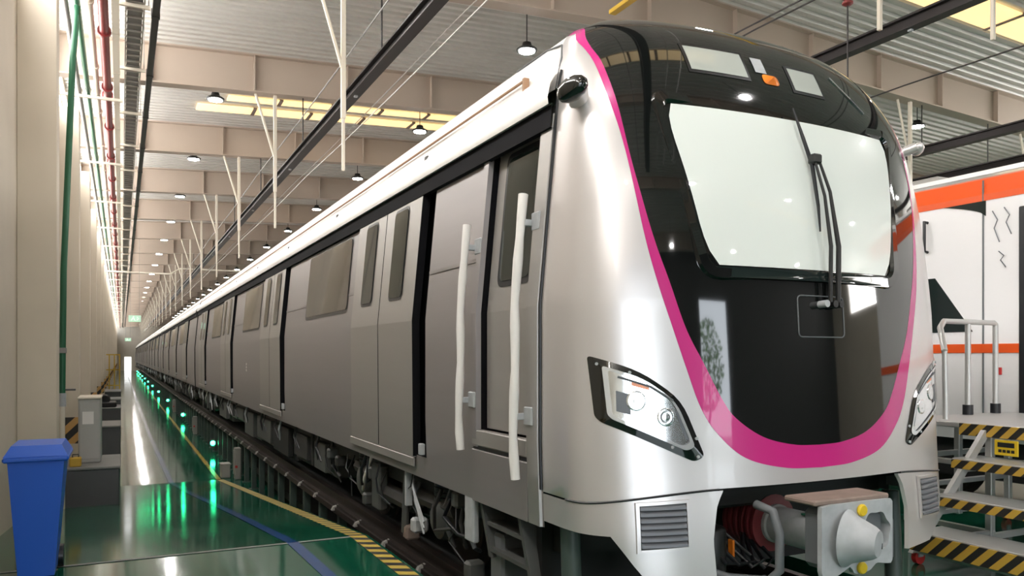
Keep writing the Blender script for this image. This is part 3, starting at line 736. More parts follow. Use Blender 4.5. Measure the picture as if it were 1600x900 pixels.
# ------------------------------------------------------------------ coupler
cz = .66; cx_ = XC - .03
cp = MB().lathe([(0, .12), (.06, .12), (.07, .11), (.36, .11), (.38, .13), (.42, .13)], (cx_, 3.72, cz), (0, -1, 0), 24).build('coupler_shaft', 'castgrey', car, smooth=40)
prof = []
for k in range(6): prof += [(.05 * k, .13), (.05 * k + .012, .178), (.05 * k + .034, .178), (.05 * k + .046, .13)]
MB().lathe(prof, (cx_, 3.98, cz), (0, -1, 0), 28).build('rubber_bellows', 'bellows', cp, smooth=50)
hx0, hx1, hz0, hz1, hy = XC - .36, XC + .19, .51, .905, 3.02
hd = MB().box((hx0 + .03, hy + .03, hz0 + .04), (hx1 - .03, hy + .17, hz1 - .03), .03).build('coupler_head', 'hose', car)
hc = ((hx0 + hx1) / 2); ccone = (hx0 + .195, .715); chole = (hx1 - .135, .725)
pl = MB()   # face plate with round socket cut
outer = round_poly([(hx0, hz0), (hx0 + .13, hz0), (hx0 + .16, hz0 + .05), (hx0 + .22, hz0 + .05), (hx0 + .25, hz0), (hx1 - .18, hz0 + .01), (hx1 - .13, hz0 + .05), (hx1 - .08, hz0 + .04), (hx1, hz0 + .03), (hx1, hz1), (hx0, hz1)], .02, 3)
NN = 64; cpt = chole
def ray_poly(c, th, poly):
    best = None; d = (math.cos(th), math.sin(th))
    for i in range(len(poly)):
        a = poly[i]; b_ = poly[(i + 1) % len(poly)]; e = (b_[0] - a[0], b_[1] - a[1]); den = d[0] * e[1] - d[1] * e[0]
        if abs(den) < 1e-12: continue
        t = ((a[0] - c[0]) * e[1] - (a[1] - c[1]) * e[0]) / den; s = ((a[0] - c[0]) * d[1] - (a[1] - c[1]) * d[0]) / den
        if t > 0 and 0 <= s <= 1 and (best is None or t > best): best = t
    return best or .05
G = [[], [], [], []]
for k in range(NN + 1):
    th = 2 * math.pi * k / NN; R = ray_poly(cpt, th, outer); rr = .115 + .006 * math.sin(7 * th)
    for gi, (q, yy) in enumerate(((R, hy + .03), (R, hy), (rr, hy), (rr * .95, hy + .16))):
        G[gi].append((cpt[0] + math.cos(th) * q, yy, cpt[1] + math.sin(th) * q))
pl.grid(G); fp = pl.build('face_plate', 'castgrey', car, smooth=30)
MB().cyl((chole[0], hy + .15, chole[1]), (chole[0], hy + .17, chole[1]), .12, 24).build('socket_back', 'grille', fp)
MB().lathe([(0, .158), (.012, .152), (.03, .132), (.09, .108), (.14, .088), (.165, .07), (.168, .002)], (ccone[0], hy + .005, ccone[1]), (.38, -1, -.04), 28).build('guide_cone', 'castgrey', fp, smooth=40)
MB().box((ccone[0] + .05, hy - .135, ccone[1] - .045), (ccone[0] + .11, hy - .06, ccone[1] - .005), .006).build('cone_slot', 'blackmatte', fp)
for z in (.86, .545): MB().lathe([(0, .032), (.012, .034), (.02, .028), (.021, .002)], (hc + .02, hy - .001, z), (0, -1, 0), 16).build('yellow_cap', 'yellow', fp, smooth=40)
MB().box((hx0 - .03, hy + .02, hz1 - .005), (hx1 + .0, hy + .24, hz1 + .025), .008).build('top_plate', 'brownplate', hd)
MB().box((hx1 + .005, hy + .04, .55), (hx1 + .07, hy + .25, .78), .01).build('electric_head_cover', 'hose', hd)
MB().tube([(hx0 - .10, 3.40, .86), (hx0 - .09, 3.28, .84), (hx0 - .08, 3.24, .72), (hx0 - .08, 3.24, .52), (hx0 - .12, 3.28, .46), (hx0 - .28, 3.42, .46), (hx0 - .40, 3.55, .50)], .026, 10).build('air_pipe', 'hose', cp, smooth=60)
MB().cyl((cx_ - .05, 3.40, cz + .108), (cx_ - .05, 3.40, cz + .114), .022, 12).build('green_mark', 'greenpipe', cp)
MB().lathe([(0, .085), (.02, .095), (.26, .095), (.28, .08), (.29, .05)], (XC - .52, 3.72, .40), (0, 0, 1), 20).build('filter_canister', 'blackmatte', cp, smooth=40)
MB().box((XC - .415, 3.64, .50), (XC - .40, 3.68, .60)).build('canister_label', 'orange_lamp', cp)
for k in range(4):
    MB().tube([(XC - .62 + .06 * k, 3.85, .70), (XC - .50 + .1 * k, 3.60, .48 - .02 * k), (XC - .35 + .08 * k, 3.62, .46), (XC - .15, 3.85, .62)], .014, 6).build('black_hose', 'rubber', cp, smooth=60)
MB().box((XC - .52, 3.45, .34), (XC - .18, 3.62, .37)).build('support_bracket', 'castgrey', cp)
MB().box((XC - .10, 3.88, .72), (XC + .02, 3.98, .93), .01).build('draft_gear_bracket', 'hose', cp)
for x in (XC + .22, XC + .30): MB().cyl((x, 3.95, .70), (x, 3.95, .94), .016, 10).build('support_rod', 'alu', cp)

# ------------------------------------------------------------------ trailing cars
C2 = root('metro_car', (XC, 28.6, -.05), 'stainless steel metro car coupled directly behind the driving car', 'train car', 'cars of the silver train')
d2 = [(31.9 + 6.2 * k, 34.1 + 6.2 * k, .24) for k in range(4)]; w2_ = [(34.4 + 6.2 * k, 36.6 + 6.2 * k) for k in range(3)]
body(C2, 28.6, 54.0, d2, w2_, False); bogie(C2, 31.4); bogie(C2, 51.2); equipment(C2, 33.6, 49.0, 9)
names = ['third', 'fourth', 'fifth', 'sixth']
for k in range(4):
    c = copy_tree(C2); c.location.y = 28.6 + 25.8 * (k + 1)
    c['label'] = '%s car of the silver train counted from its magenta striped nose' % names[k]
for k in range(5):
    y = 28.2 + 25.8 * k
    bb = MB()
    for j in range(3): bb.box((XC - .75 + .03 * (j % 2), y + .02 + .12 * j, .9), (XC + .75 - .03 * (j % 2), y + .11 + .12 * j, 3.2), .02)
    tag(bb.build('gangway_bellows', 'rubber'), 'black gangway bellows joining two cars of the silver train', 'gangway', 'gangways of the silver train')

# ------------------------------------------------------------------ rails, posts, pit lights
for x, lab in ((2.5, 'steel rail on posts under the side of the silver train facing the walkway'), (4.88, 'steel rail under the far side of the silver train')):
    r = root('rail', (x, 90, -.2), lab, 'rail')
    MB().box((x - .036, PITY + .02, -.09), (x + .036, 170, -.05)).build('rail_head', 'rail', r)
    MB().box((x - .01, PITY + .02, -.17), (x + .01, 170, -.09)).build('rail_web', 'rail', r)
    MB().box((x - .075, PITY + .02, -.20), (x + .075, 170, -.17)).build('rail_foot', 'rail', r)
    MB().box((x - .10, PITY + .02, -.27), (x + .10, 170, -.20)).build('carrier_beam', 'rail', r)
    y = 4.6
    cl = MB().hexa([(x - .135, y - .035, -.235), (x - .08, y - .035, -.235), (x - .08, y + .035, -.235), (x - .135, y + .035, -.235)], [(x - .115, y - .025, -.19), (x - .05, y - .025, -.165), (x - .05, y + .025, -.165), (x - .115, y + .025, -.19)]).build('rail_clamp', 'clamp', r)
    for k in range(1, 110 if x < 3 else 40):
        c = cl.copy(); COL.objects.link(c); c.parent = r; c.location.y = 1.06 * k
def rpost(x, y):
    r = root('rail_post', (x, y, FLOOR_LOW), 'slim green grey steel post carrying the rail beside the walkway', 'post', 'posts under the rail')
    MB().box((x - .05, y - .06, FLOOR_LOW), (x + .05, y + .06, -.27), .008).build('post_column', 'post', r)
    MB().box((x - .09, y - .09, FLOOR_LOW), (x + .09, y + .09, FLOOR_LOW + .02)).build('foot_plate', 'post', r)
    return r
p0 = rpost(2.5, 4.6)
for k in range(1, 110):
    p = copy_tree(p0); p.location.y = 4.6 + 1.06 * k
p1 = copy_tree(p0); p1.location.x = 4.88; p1['label'] = 'slim green grey post carrying the rail under the far side of the train'
for k in range(1, 40):
    p = copy_tree(p1); p.location.y = 4.6 + 1.06 * k
def pit_light(y):
    r = root('pit_light', (2.36, y, -.92), 'small green signal light on a bracket beside the rail posts', 'light', 'green lights along the train')
    MB().box((2.29, y - .06, -.92), (2.43, y + .06, -.70), .015).build('housing', 'equip', r)
    MB().lathe([(0, .07), (.02, .065), (.045, .04), (.055, .002)], (2.36, y - .06, -.80), (-.35, -1, .1), 16).build('green_lens', 'green_lit', r, smooth=60)
    MB().box((2.35, y - .02, -.80), (2.445, y + .02, -.76)).build('bracket', 'equip', r)
    return r
l0 = pit_light(24.3)
for k in range(1, 11):
    l = copy_tree(l0); l.location.y = 24.3 + 12.4 * k
    if k > 4: l.location.y -= .0
# junction cabinets beside the posts
for i, (y, z1, lab) in enumerate(((18.9, -.38, 'pale tall junction box fixed beside the rail posts with a red button'), (30.5, -.45, 'pale junction box further along the posts under the train'), (43, -.45, 'small pale junction box far along the posts under the train'))):
    r = root('junction_box', (2.40, y, FLOOR_LOW), lab, 'junction box', 'junction boxes along the train')
    MB().box((2.30, y - .10, FLOOR_LOW), (2.44, y + .12, z1), .015).build('case', 'clamp', r)
    MB().box((2.285, y - .08, FLOOR_LOW + .12), (2.30, y + .10, z1 - .05)).build('case_door', 'clamp', r)
    MB().cyl((2.33, y - .10, -.80), (2.33, y - .135, -.80), .03, 12).build('red_button', 'redplastic', r)
r = root('floor_box', (2.15, 19.3, FLOOR_LOW), 'low grey socket box on the floor where the hazard strip begins', 'socket box')
MB().box((2.05, 19.15, FLOOR_LOW), (2.25, 19.5, -.78), .02).build('box_body', 'clamp', r); MB().box((2.04, 19.14, -.80), (2.26, 19.51, -.77), .005).build('box_lid', 'clamp', r)

# ------------------------------------------------------------------ left wall services
def hang(name, x, z, rr, m, label, y0=8.0, y1=165., flanges=None, fm=None):
    r = root(name, (x, (y0 + y1) / 2, z - rr), label, 'pipe')
    MB().cyl((x, y0, z), (x, y1, z), rr, 14).build('pipe_run', m, r, smooth=60)
    for k in range(24): MB().tube([(x - rr - .012, 12 + 6 * k, 6.97), (x - rr - .012, 12 + 6 * k, z), (x - rr * .75, 12 + 6 * k, z + rr * .8), (x, 12 + 6 * k, z + rr + .012), (x + rr * .75, 12 + 6 * k, z + rr * .8), (x + rr + .012, 12 + 6 * k, z), (x + rr + .012, 12 + 6 * k, 6.97)], .012, 6).build('pipe_clamp', 'redplastic' if m == 'redpipe' else 'offwhite', r)
    if flanges:
        y = flanges
        while y < 90:
            MB().cyl((x, y - .04, z), (x, y + .04, z), rr * 1.4, 14).build('flange', fm or m, r, smooth=40); y += 3.0
    return r
hang('service_pipe', -.255, 7.05, .075, 'redpipe', 'dark red sprinkler pipe running along the left wall', flanges=14.6)
hang('service_pipe', -.44, 7.08, .05, 'offwhite', 'cream pipe between the red and the green pipes on the left wall', flanges=13.5)
hang('service_pipe', -.61, 7.08, .05, 'greenpipe', 'dark green horizontal pipe beside the cream pipe on the left wall')
hang('service_pipe', -.765, 7.05, .045, 'greypipe', 'grey conduit running along the left wall nearest the windows')
r = root('cable_duct', (-.09, 85, 7.0), 'flat cream cable duct beside the red sprinkler pipe', 'duct')
MB().box((-.14, 8, 7.0), (-.03, 165, 7.10), .005).build('duct_body', 'offwhite', r)
for k in range(30): MB().box((-.145, 8.5 + 2.0 * k, 6.992), (-.025, 8.56 + 2.0 * k, 7.105)).build('duct_joint', 'cream', r)
# cable ladder
r = root('cable_ladder', (.19, 85, 7.15), 'galvanised cable ladder with open rungs hung beside the cream duct', 'cable ladder')
for x in (.06, .32): MB().box((x - .012, 8, 7.15), (x + .012, 165, 7.25)).build('side_rail', 'tray', r)
r0 = MB().box((.07, 9.0 - .02, 7.16), (.31, 9.0 + .02, 7.185)).build('rung', 'tray', r)
for k in range(1, 150):
    c = r0.copy(); COL.objects.link(c); c.parent = r; c.location.y = .30 * k
bb = MB()
for k in range(150, 515): bb.box((.07, 9.0 + .3 * k - .02, 7.16), (.31, 9.0 + .3 * k + .02, 7.185))
bb.build('far_rungs', 'tray', r)['kind'] = 'stuff'
MB().box((.08, 8, 7.19), (.30, 165, 7.225)).build('cable_bundle', 'greypipe', r)
r = root('dark_duct', (.49, 85, 7.18), 'dark grey square duct hung near the ceiling beside the cable ladder', 'duct')
MB().box((.44, 8, 7.20), (.55, 165, 7.32), .01).build('duct_body', 'dark_rail', r)
for k in range(26): MB().box((.43, 11 + 3 * k, 7.19), (.56, 11.08 + 3 * k, 7.33)).build('duct_clip', 'dark_rail', r)
def bracket(y):
    r = root('pipe_bracket', (-.35, y, 6.9), 'cream cantilever bracket carrying the wall pipes', 'bracket', 'pipe brackets on the left wall')
    MB().box((-1.17, y - .03, 6.90), (.02, y + .03, 6.955), .005).build('arm', 'offwhite', r)
    MB().box((-1.19, y - .05, 6.75), (-1.17, y + .05, 6.955), .005).build('back_plate', 'offwhite', r)
    return r
def tray_arm(y):
    r = root('ladder_bracket', (.2, y, 7.1), 'cream arm reaching under the cable ladder', 'bracket', 'cable ladder arms')
    MB().box((-.03, y - .025, 7.09), (.40, y + .025, 7.145), .004).build('arm', 'offwhite', r)
    MB().cyl((.38, y, 7.14), (.38, y, roofz(.38)), .008, 6).build('hanger_rod', 'greypipe', r)
    return r
b0 = bracket(12.0); t0 = tray_arm(10.5)
for k in range(1, 24):
    c = copy_tree(b0); c.location.y = 12.0 + 6 * k
for k in range(1, 44):
    c = copy_tree(t0); c.location.y = 10.5 + 3 * k
r = root('green_riser_pipe', (-.80, 13.6, -.3), 'bright green vertical riser pipe in front of the wall column', 'pipe')
MB().tube([(-.80, 13.6, 1.15), (-.78, 13.6, 3.0), (-.66, 13.6, 6.2), (-.60, 13.6, 7.0)], .045, 12).build('riser', 'greenpipe', r, smooth=60)
MB().box((-1.18, 13.55, 1.75), (-.74, 13.65, 1.83), .005).build('pipe_collar', 'greypipe', r)
MB().cyl((-.80, 13.6, 1.15), (-.80, 13.6, .95), .055, 12).build('valve_body', 'castgrey', r, smooth=40)
MB().cyl((-.80, 13.6, 1.2), (-.62, 13.58, 1.2), .014, 8).build('valve_handle', 'darkgrey', r, smooth=40)
MB().cyl((-.80, 13.6, .95), (-.80, 13.6, rampz(13.6)), .04, 12).build('lower_pipe', 'offwhite', r, smooth=40)

# concrete ledge blocks, cabinet, bin, mat, guard
for i, (y, L, lab) in enumerate(((13.75, 1.6, 'grey concrete ledge block with pale top, first one down the ramp'), (21.7, 1.8, 'grey concrete ledge block just past the pale cabinet'), (29.4, 1.8, 'grey concrete ledge block carrying black machine parts'), (35.2, 2.0, 'far grey concrete ledge block before the yellow guard'), (43, 3.0, 'last grey concrete ledge block beside the yellow guard'))):
    r = root('ledge_block', (-.5, y + L / 2, rampz(y + L)), lab, 'block', 'concrete ledge blocks')
    xl_ = -1.17 if i in (0, 1) else -.735
    MB().box((xl_, y, rampz(y + L)), (-.03, y + L, -.04), .015).build('block_body', 'darkgrey', r)
    MB().box((xl_, y - .03, -.045), (-.01, y + L, .0), .01).build('block_top', 'concrete', r)
r = root('grey_cabinet', (-.45, 15.0, 0), 'pale grey metal cabinet standing on the nearest ledge block', 'cabinet')
MB().box((-.62, 14.3, .0), (-.30, 15.2, 1.02), .015).build('cabinet_body', 'palegrey', r)
MB().box((-.60, 14.285, .06), (-.32, 14.30, .96), .006).build('cabinet_door', 'palegrey', r); MB().box((-.63, 14.28, 1.02), (-.29, 15.21, 1.05), .006).build('cabinet_lid', 'offwhite', r)
MB().box((-.56, 14.278, .62), (-.40, 14.284, .82)).build('notice', 'foam', r)
r = root('orange_case', (-.64, 13.95, 0), 'small orange tool case on the ledge block beside the cabinet', 'tool case')
MB().box((-.72, 13.85, 0), (-.56, 14.05, .14), .015).build('case_body', 'yellowsteel', r); MB().tube([(-.68, 13.95, .14), (-.68, 13.95, .18), (-.60, 13.95, .18), (-.60, 13.95, .14)], .008, 6).build('handle', 'rubber', r)
r = root('machine_parts', (-.5, 30.2, 0), 'black machine parts lying on a ledge block', 'machine part')
MB().box((-.70, 29.6, 0), (-.15, 30.8, .16), .03).build('base_casting', 'underdark', r); MB().lathe([(0, .12), (.1, .16), (.3, .16), (.4, .1)], (-.5, 29.9, .26), (0, 1, 0), 14).build('drum', 'underdark', r, smooth=40)
r = root('blue_bin', (-.62, 7.1, 0), 'blue plastic wheeled bin standing against the left wall', 'bin')
MB().hexa([(-.70, 6.95, .03), (-.46, 6.95, .03), (-.46, 7.35, .03), (-.70, 7.35, .03)], [(-.76, 6.88, .92), (-.39, 6.88, .92), (-.39, 7.45, .92), (-.76, 7.45, .92)]).build('bin_body', 'bluebin', r)
MB().box((-.79, 6.85, .91), (-.36, 7.48, .95), .012).build('bin_rim', 'bluebin', r)
MB().hexa([(-.785, 6.855, .95), (-.365, 6.855, .95), (-.365, 7.47, .95), (-.785, 7.47, .95)], [(-.74, 6.92, 1.03), (-.41, 6.92, 1.03), (-.41, 7.42, 1.03), (-.74, 7.42, 1.03)]).build('bin_lid', 'bluebin', r)
MB().tube([(-.73, 7.47, .94), (-.73, 7.53, .96), (-.42, 7.53, .96), (-.42, 7.47, .94)], .016, 8).build('bin_handle', 'bluebin', r)
for x in (-.68, -.44): MB().cyl((x - .02, 7.36, .09), (x + .02, 7.36, .09), .09, 14).build('bin_wheel', 'rubber', r, smooth=40)
tag(MB().box((-.52, 6.60, .0), (-.30, 6.86, .02), .004).build('orange_mat', 'yellowsteel'), 'small orange mat on the floor beside the blue bin', 'mat')
r = root('yellow_guard', (-.6, 48, 0), 'tall yellow steel guard frame far along the left wall', 'guard')
for x in (-1.1, -.85, -.6, -.35, -.1): MB().box((x - .03, 47.97, FLOOR_LOW), (x + .03, 48.03, 1.8)).build('guard_bar', 'yellowsteel', r)
for z in (.1, .95, 1.77): MB().box((-1.13, 47.96, z), (-.07, 48.04, z + .06)).build('guard_rail', 'yellowsteel', r)

# ------------------------------------------------------------------ overhead: conductor rails, droppers, cables, skylights, lamps, signs
def busbar(x, z, label, y0=3.0):
    r = root('conductor_rail', (x, 85, z), label, 'conductor rail', 'overhead conductor rails')
    MB().box((x - .09, y0, z), (x + .09, 165, z + .03)).build('lower_flange', 'dark_rail', r)
    MB().box((x - .02, y0, z + .03), (x + .02, 165, z + .16)).build('web', 'dark_rail', r)
    MB().box((x - .09, y0, z + .16), (x + .09, 165, z + .19)).build('upper_flange', 'dark_rail', r)
    for k in range(25):
        y = 6.0 * (k + 1); MB().cyl((x, y, z + .19), (x, y, roofz(x) - .80), .014, 6).build('hanger', 'dark_rail', r)
        MB().box((x - .03, y + 1.5, z - .03), (x + .03, y + 1.56, z), .004).build('joint_bolt', 'castgrey', r)
busbar(3.66, 6.25, 'dark overhead conductor rail above the silver train', -2)
busbar(10.05, 6.35, 'dark overhead conductor rail above the white train', -2)
busbar(16.4, 6.3, 'dark overhead conductor rail hung beyond the white train', -2)
busbar(18.8, 6.2, 'dark overhead conductor rail nearest the far right wall', -2)
for i, (x, z, rr, m, lab) in enumerate(((3.25, 6.55, .012, 'greypipe', 'thin overhead cable hung left of the conductor rail over the silver train'), (4.10, 6.3, .010, 'tray', 'thin pale overhead cable right of the conductor rail over the silver train'), (4.55, 6.65, .012, 'tray', 'thin pale overhead cable furthest right above the silver train roof'), (9.2, 7.1, .014, 'dark_rail', 'dark overhead cable left of the rail over the white train'), (9.55, 7.2, .014, 'dark_rail', 'dark overhead cable closest to the rail over the white train'), (13.2, 6.8, .014, 'dark_rail', 'single dark overhead cable beyond the white train'), (17.5, 6.75, .014, 'dark_rail', 'dark overhead cable between the two far conductor rails'))):
    bb = MB(); bb.tube([(x, y, z - .05 * math.sin(math.pi * ((y + 2) % 12) / 12)) for y in np.arange(-2, 160, 3)], rr, 6)
    tag(bb.build('overhead_cable', m), lab, 'cable', 'overhead cables')
def dropper(x, y, zb_, where='above the silver train'):
    r = root('dropper', (x, y, zb_), 'cream dropper with a slanted brace hanging ' + where, 'dropper', 'droppers hanging from the girders')
    zt = roofz(x) - .83
    MB().box((x - .035, y - .035, zb_ + .8), (x + .035, y + .035, zt), .004).build('upper_tube', 'offwhite', r)
    MB().box((x - .022, y - .022, zb_), (x + .022, y + .022, zb_ + .82), .003).build('lower_tube', 'offwhite', r)
    MB().tube([(x - .42, y, zt), (x - .02, y, zt - 1.35)], .028, 6).build('brace', 'offwhite', r)
    return r
d0 = dropper(3.05, 12.0, 4.55)
for k in range(1, 24):
    d = copy_tree(d0); d.location.y = 12 + 6 * k
e0 = dropper(16.0, 12.0, 4.6, 'beyond the white train')
for k in range(1, 6):
    d = copy_tree(e0); d.location.y = 12 + 6 * k
dropper(7.5, 6.0, 5.3, 'beside the dark red insulator'); dropper(9.5, 6.0, 5.55, 'just above the white train roof'); e1 = dropper(20.5, 12.0, 4.6, 'near the far right wall')
# red insulator
r = root('insulator', (7.35, 6.3, 5.6), 'dark red ribbed insulator hanging on a thin rod', 'insulator')
prof = []
for k in range(5): prof += [(.06 * k, .03), (.06 * k + .02, .06), (.06 * k + .04, .06), (.06 * k + .055, .03)]
MB().lathe(prof, (7.35, 6.3, 5.66), (0, 0, 1), 16).build('ribbed_body', 'redpipe', r, smooth=40)
MB().cyl((7.35, 6.3, 5.95), (7.35, 6.3, roofz(7.35)), .012, 6).build('upper_rod', 'dark_rail', r); MB().cyl((7.35, 6.3, 5.66), (7.35, 6.3, 4.6), .010, 6).build('lower_rod', 'dark_rail', r)
r = root('yellow_bar', (6.3, 8, 6.6), 'yellow steel bar hung under the deck above the train nose', 'bar')
MB().box((6.25, 5.0, 6.60), (6.36, 9.5, 6.66), .004).build('bar', 'yellowsteel', r)
for y in (5.4, 9.1): MB().cyl((6.3, y, 6.66), (6.3, y, roofz(6.3)), .012, 6).build('bar_hanger', 'yellowsteel', r)
# skylight strips in the deck
def skylight(x0, x1, y0, y1, np_, label):
    r = root('skylight_strip', ((x0 + x1) / 2, (y0 + y1) / 2, roofz((x0 + x1) / 2) - .08), label, 'skylight', 'skylight strips in the roof deck')
    L = (x1 - x0) / np_
    for k in range(np_):
        a, c = x0 + L * k, x0 + L * (k + 1) - .09
        MB().hexa([(a, y0, roofz(a) - .06), (c, y0, roofz(c) - .06), (c, y1, roofz(c) - .06), (a, y1, roofz(a) - .06)], [(a, y0, roofz(a) - .03), (c, y0, roofz(c) - .03), (c, y1, roofz(c) - .03), (a, y1, roofz(a) - .03)]).build('skylight_panel', 'skylight', r)
        MB().hexa([(c, y0 - .03, roofz(c) - .075), (c + .09, y0 - .03, roofz(c) - .075), (c + .09, y1 + .03, roofz(c) - .075), (c, y1 + .03, roofz(c) - .075)], [(c, y0 - .03, roofz(c) - .03), (c + .09, y0 - .03, roofz(c) - .03), (c + .09, y1 + .03, roofz(c) - .03), (c, y1 + .03, roofz(c) - .03)]).build('skylight_bar', 'brownplate', r)
skylight(1.75, 9.1, 21.75, 22.3, 5, 'yellow lit skylight strip in the bay above the middle of the silver train')
skylight(2.4, 9.1, 20.85, 21.25, 5, 'narrow yellow lit skylight strip next to the wider one above the silver train')
skylight(4.0, 9.1, 33.4, 34.0, 4, 'distant yellow lit skylight strip above the rear of the silver train')
skylight(12.6, 20, 9.2, 9.95, 5, 'wide yellow lit skylight strip above the white train')
skylight(2.0, 6.5, 2.2, 2.8, 5, 'yellow lit skylight strip above the train nose')
skylight(12.0, 19, -8.0, -7.4, 5, 'yellow lit skylight strip near the open track doors')
def highbay(x, y, where='above the walkway beside the silver train'):
    zt = roofz(x)
    r = root('high_bay_lamp', (x, y, 7.5), 'round high bay lamp hung ' + where, 'lamp', 'high bay lamps')
    MB().lathe([(0, .19), (.03, .20), (.05, .18), (.09, .10), (.16, .08), (.17, .03)], (x, y, 7.50), (0, 0, 1), 20).build('housing', 'blackmatte', r, smooth=40)
    MB().cyl((x, y, 7.488), (x, y, 7.502), .15, 20).build('lamp_lens', 'lamp_lit', r)
    MB().cyl((x, y, 7.66), (x, y, zt + .09), .01, 6).build('hanger_rod', 'dark_rail', r)
    return r
hb = highbay(1.9, 18.95)
for k in list(range(-4, 0)) + list(range(1, 24)):
    h = copy_tree(hb); h.location.y = 18.95 + 6 * k
hb2 = highbay(6.9, 13.3, 'between the silver and the white trains')
for k in list(range(-4, 0)) + list(range(1, 20)):
    h = copy_tree(hb2); h.location.y = 13.3 + 6 * k
for x in (12.2, 18.0, 23):
    hb3 = highbay(x, 13.3, {12.2: 'above the far side of the white train', 18.0: 'among the far conductor rails', 23: 'near the far right wall'}[x])
    for k in list(range(-4, 0)) + list(range(1, 8)):
        h = copy_tree(hb3); h.location.y = 13.3 + 6 * k
def exit_sign(x, y, z, label):
    r = root('exit_sign', (x, y, z), label, 'exit sign', 'green exit signs')
    MB().box((x - .30, y - .03, z), (x + .30, y + .03, z + .34), .01).build('sign_box', 'sign_green', r)
    MB().tube([(x - .18, y - .035, z + .06), (x - .12, y - .035, z + .15), (x - .07, y - .035, z + .22), (x - .02, y - .035, z + .12), (x + .03, y - .035, z + .06)], .018, 6).build('running_figure', 'sign_white', r)
    MB().cyl((x - .06, y - .03, z + .27), (x - .06, y - .04, z + .27), .03, 10).build('figure_head', 'sign_white', r)
    MB().tube([(x + .10, y - .035, z + .24), (x + .20, y - .035, z + .17), (x + .10, y - .035, z + .10)], .018, 6).build('arrow', 'sign_white', r)
    for q in (-.22, .22): MB().cyl((x + q, y, z + .34), (x + q, y, roofz(x)), .008, 6).build('hanger', 'greypipe', r)
exit_sign(.62, 46, 3.52, 'green lit exit sign hanging over the walkway, the nearer of the two')
exit_sign(.62, 95, 3.35, 'green lit exit sign far down the walkway near the end wall')
r = root('sprinkler_pipe', (3, 51, 6.3), 'cream pipe crossing the hall with a raised step above the walkway', 'pipe')
MB().tube([(-1.0, 51, 6.6), (2.6, 51, 6.6), (3.1, 51, 6.95), (9, 51, 6.95)], .05, 8).build('cross_pipe', 'offwhite', r, smooth=60)

# ------------------------------------------------------------------ white train on the next track
XT = 8.6
wt = root('white_train_car', (10.08, 30, 0), 'white train car with orange roof edge and thin orange waist stripe', 'train car')
ya, yb = 1.2, 42.0
bb = MB(); prof = [(8.72, .75), (8.62, 1.0), (8.6, 1.4), (8.6, 3.45), (8.66, 3.68), (8.95, 3.82), (10.08, 3.95), (11.2, 3.82), (11.5, 3.68), (11.56, 3.45), (11.56, 1.0), (11.44, .75)]
bb.grid([[(x, y, z) for x, z in prof + [prof[0]]] for y in (ya, yb)])
for y in (ya, yb): bb.add([(x, y, z) for x, z in prof], [tuple(range(len(prof)))])
bb.build('white_body', 'whitepaint', wt)
bb = MB(); bb.grid([[(x, y, z) for x, z in ((8.594, 3.43), (8.592, 3.50), (8.652, 3.685), (8.70, 3.71))] for y in (ya, yb)]); bb.build('orange_roof_edge', 'orangepaint', wt)
bx('orange_stripe', (8.588, ya, 1.74), (8.60, yb, 1.84), 'orangepaint', wt)
for y in (5.54, 9.3): bx('panel_seam', (8.592, y - .008, .95), (8.60, y + .008, 3.66), 'hose', wt)
bx('door_gasket', (8.57, 5.04, .95), (8.60, 5.14, 3.30), 'rubber', wt, .01)
bx('door_gasket', (8.57, 3.90, .95), (8.60, 4.00, 3.30), 'rubber', wt, .01)
bb = MB(); bb.prism([(8.592, 6.12, 2.62), (8.592, 5.66, 1.98), (8.592, 6.4, 1.98), (8.592, 6.4, 2.62)], (.012, 0, 0)); bb.build('quarter_window', 'glass_dark', wt)
arc = [(8.590, 5.51, 3.43)] + [(8.590, 5.51 + .5 * t, 3.26 + .17 * t ** .6) for t in np.linspace(0, 1, 10)]
bb = MB(); bb.prism(arc, (.012, 0, 0)); bb.build('dark_roof_corner', 'glass_dark', wt)
bb = MB(); bb.tube([(8.60, 6.22, 3.29), (8.53, 6.21, 3.30), (8.53, 6.21, 2.95), (8.60, 6.22, 2.94)], .018, 8); bb.build('grab_handle', 'rubber', wt, smooth=60)
bx('red_button', (8.58, 5.33, 1.50), (8.60, 5.39, 1.58), 'redplastic', wt, .004)
for k in range(10): bx('roof_fitting', (8.9 + .0 * k, 3.2 + k * 3.1, 3.76), (9.15, 4.6 + k * 3.1, 3.90), 'clamp', wt, .02)
bb = MB(); bb.box((8.72, ya, 3.75), (8.76, yb, 3.80)); bb.build('roof_rail', 'alu', wt)
bx('underframe', (8.85, ya + .2, .30), (11.3, yb - .2, .76), 'underdark', wt)
for y in (4.0, 6.3, 30, 32.3): MB().lathe([(0, .10), (.01, .38), (.12, .40), (.14, .44)], (9.05, y, .42), (1, 0, 0), 24).build('wheel', 'rail', wt, smooth=40)
# tattered film hanging on the white side
for (y, z, L) in ((5.43, 3.30, .35), (5.30, 3.32, .30), (5.36, 2.85, .18)):
    MB().tube([(8.585, y, z), (8.58, y - .06, z - L * .3), (8.585, y - .02, z - L * .55), (8.58, y - .08, z - L)], .006, 5).build('dangling_cord', 'grille', wt)

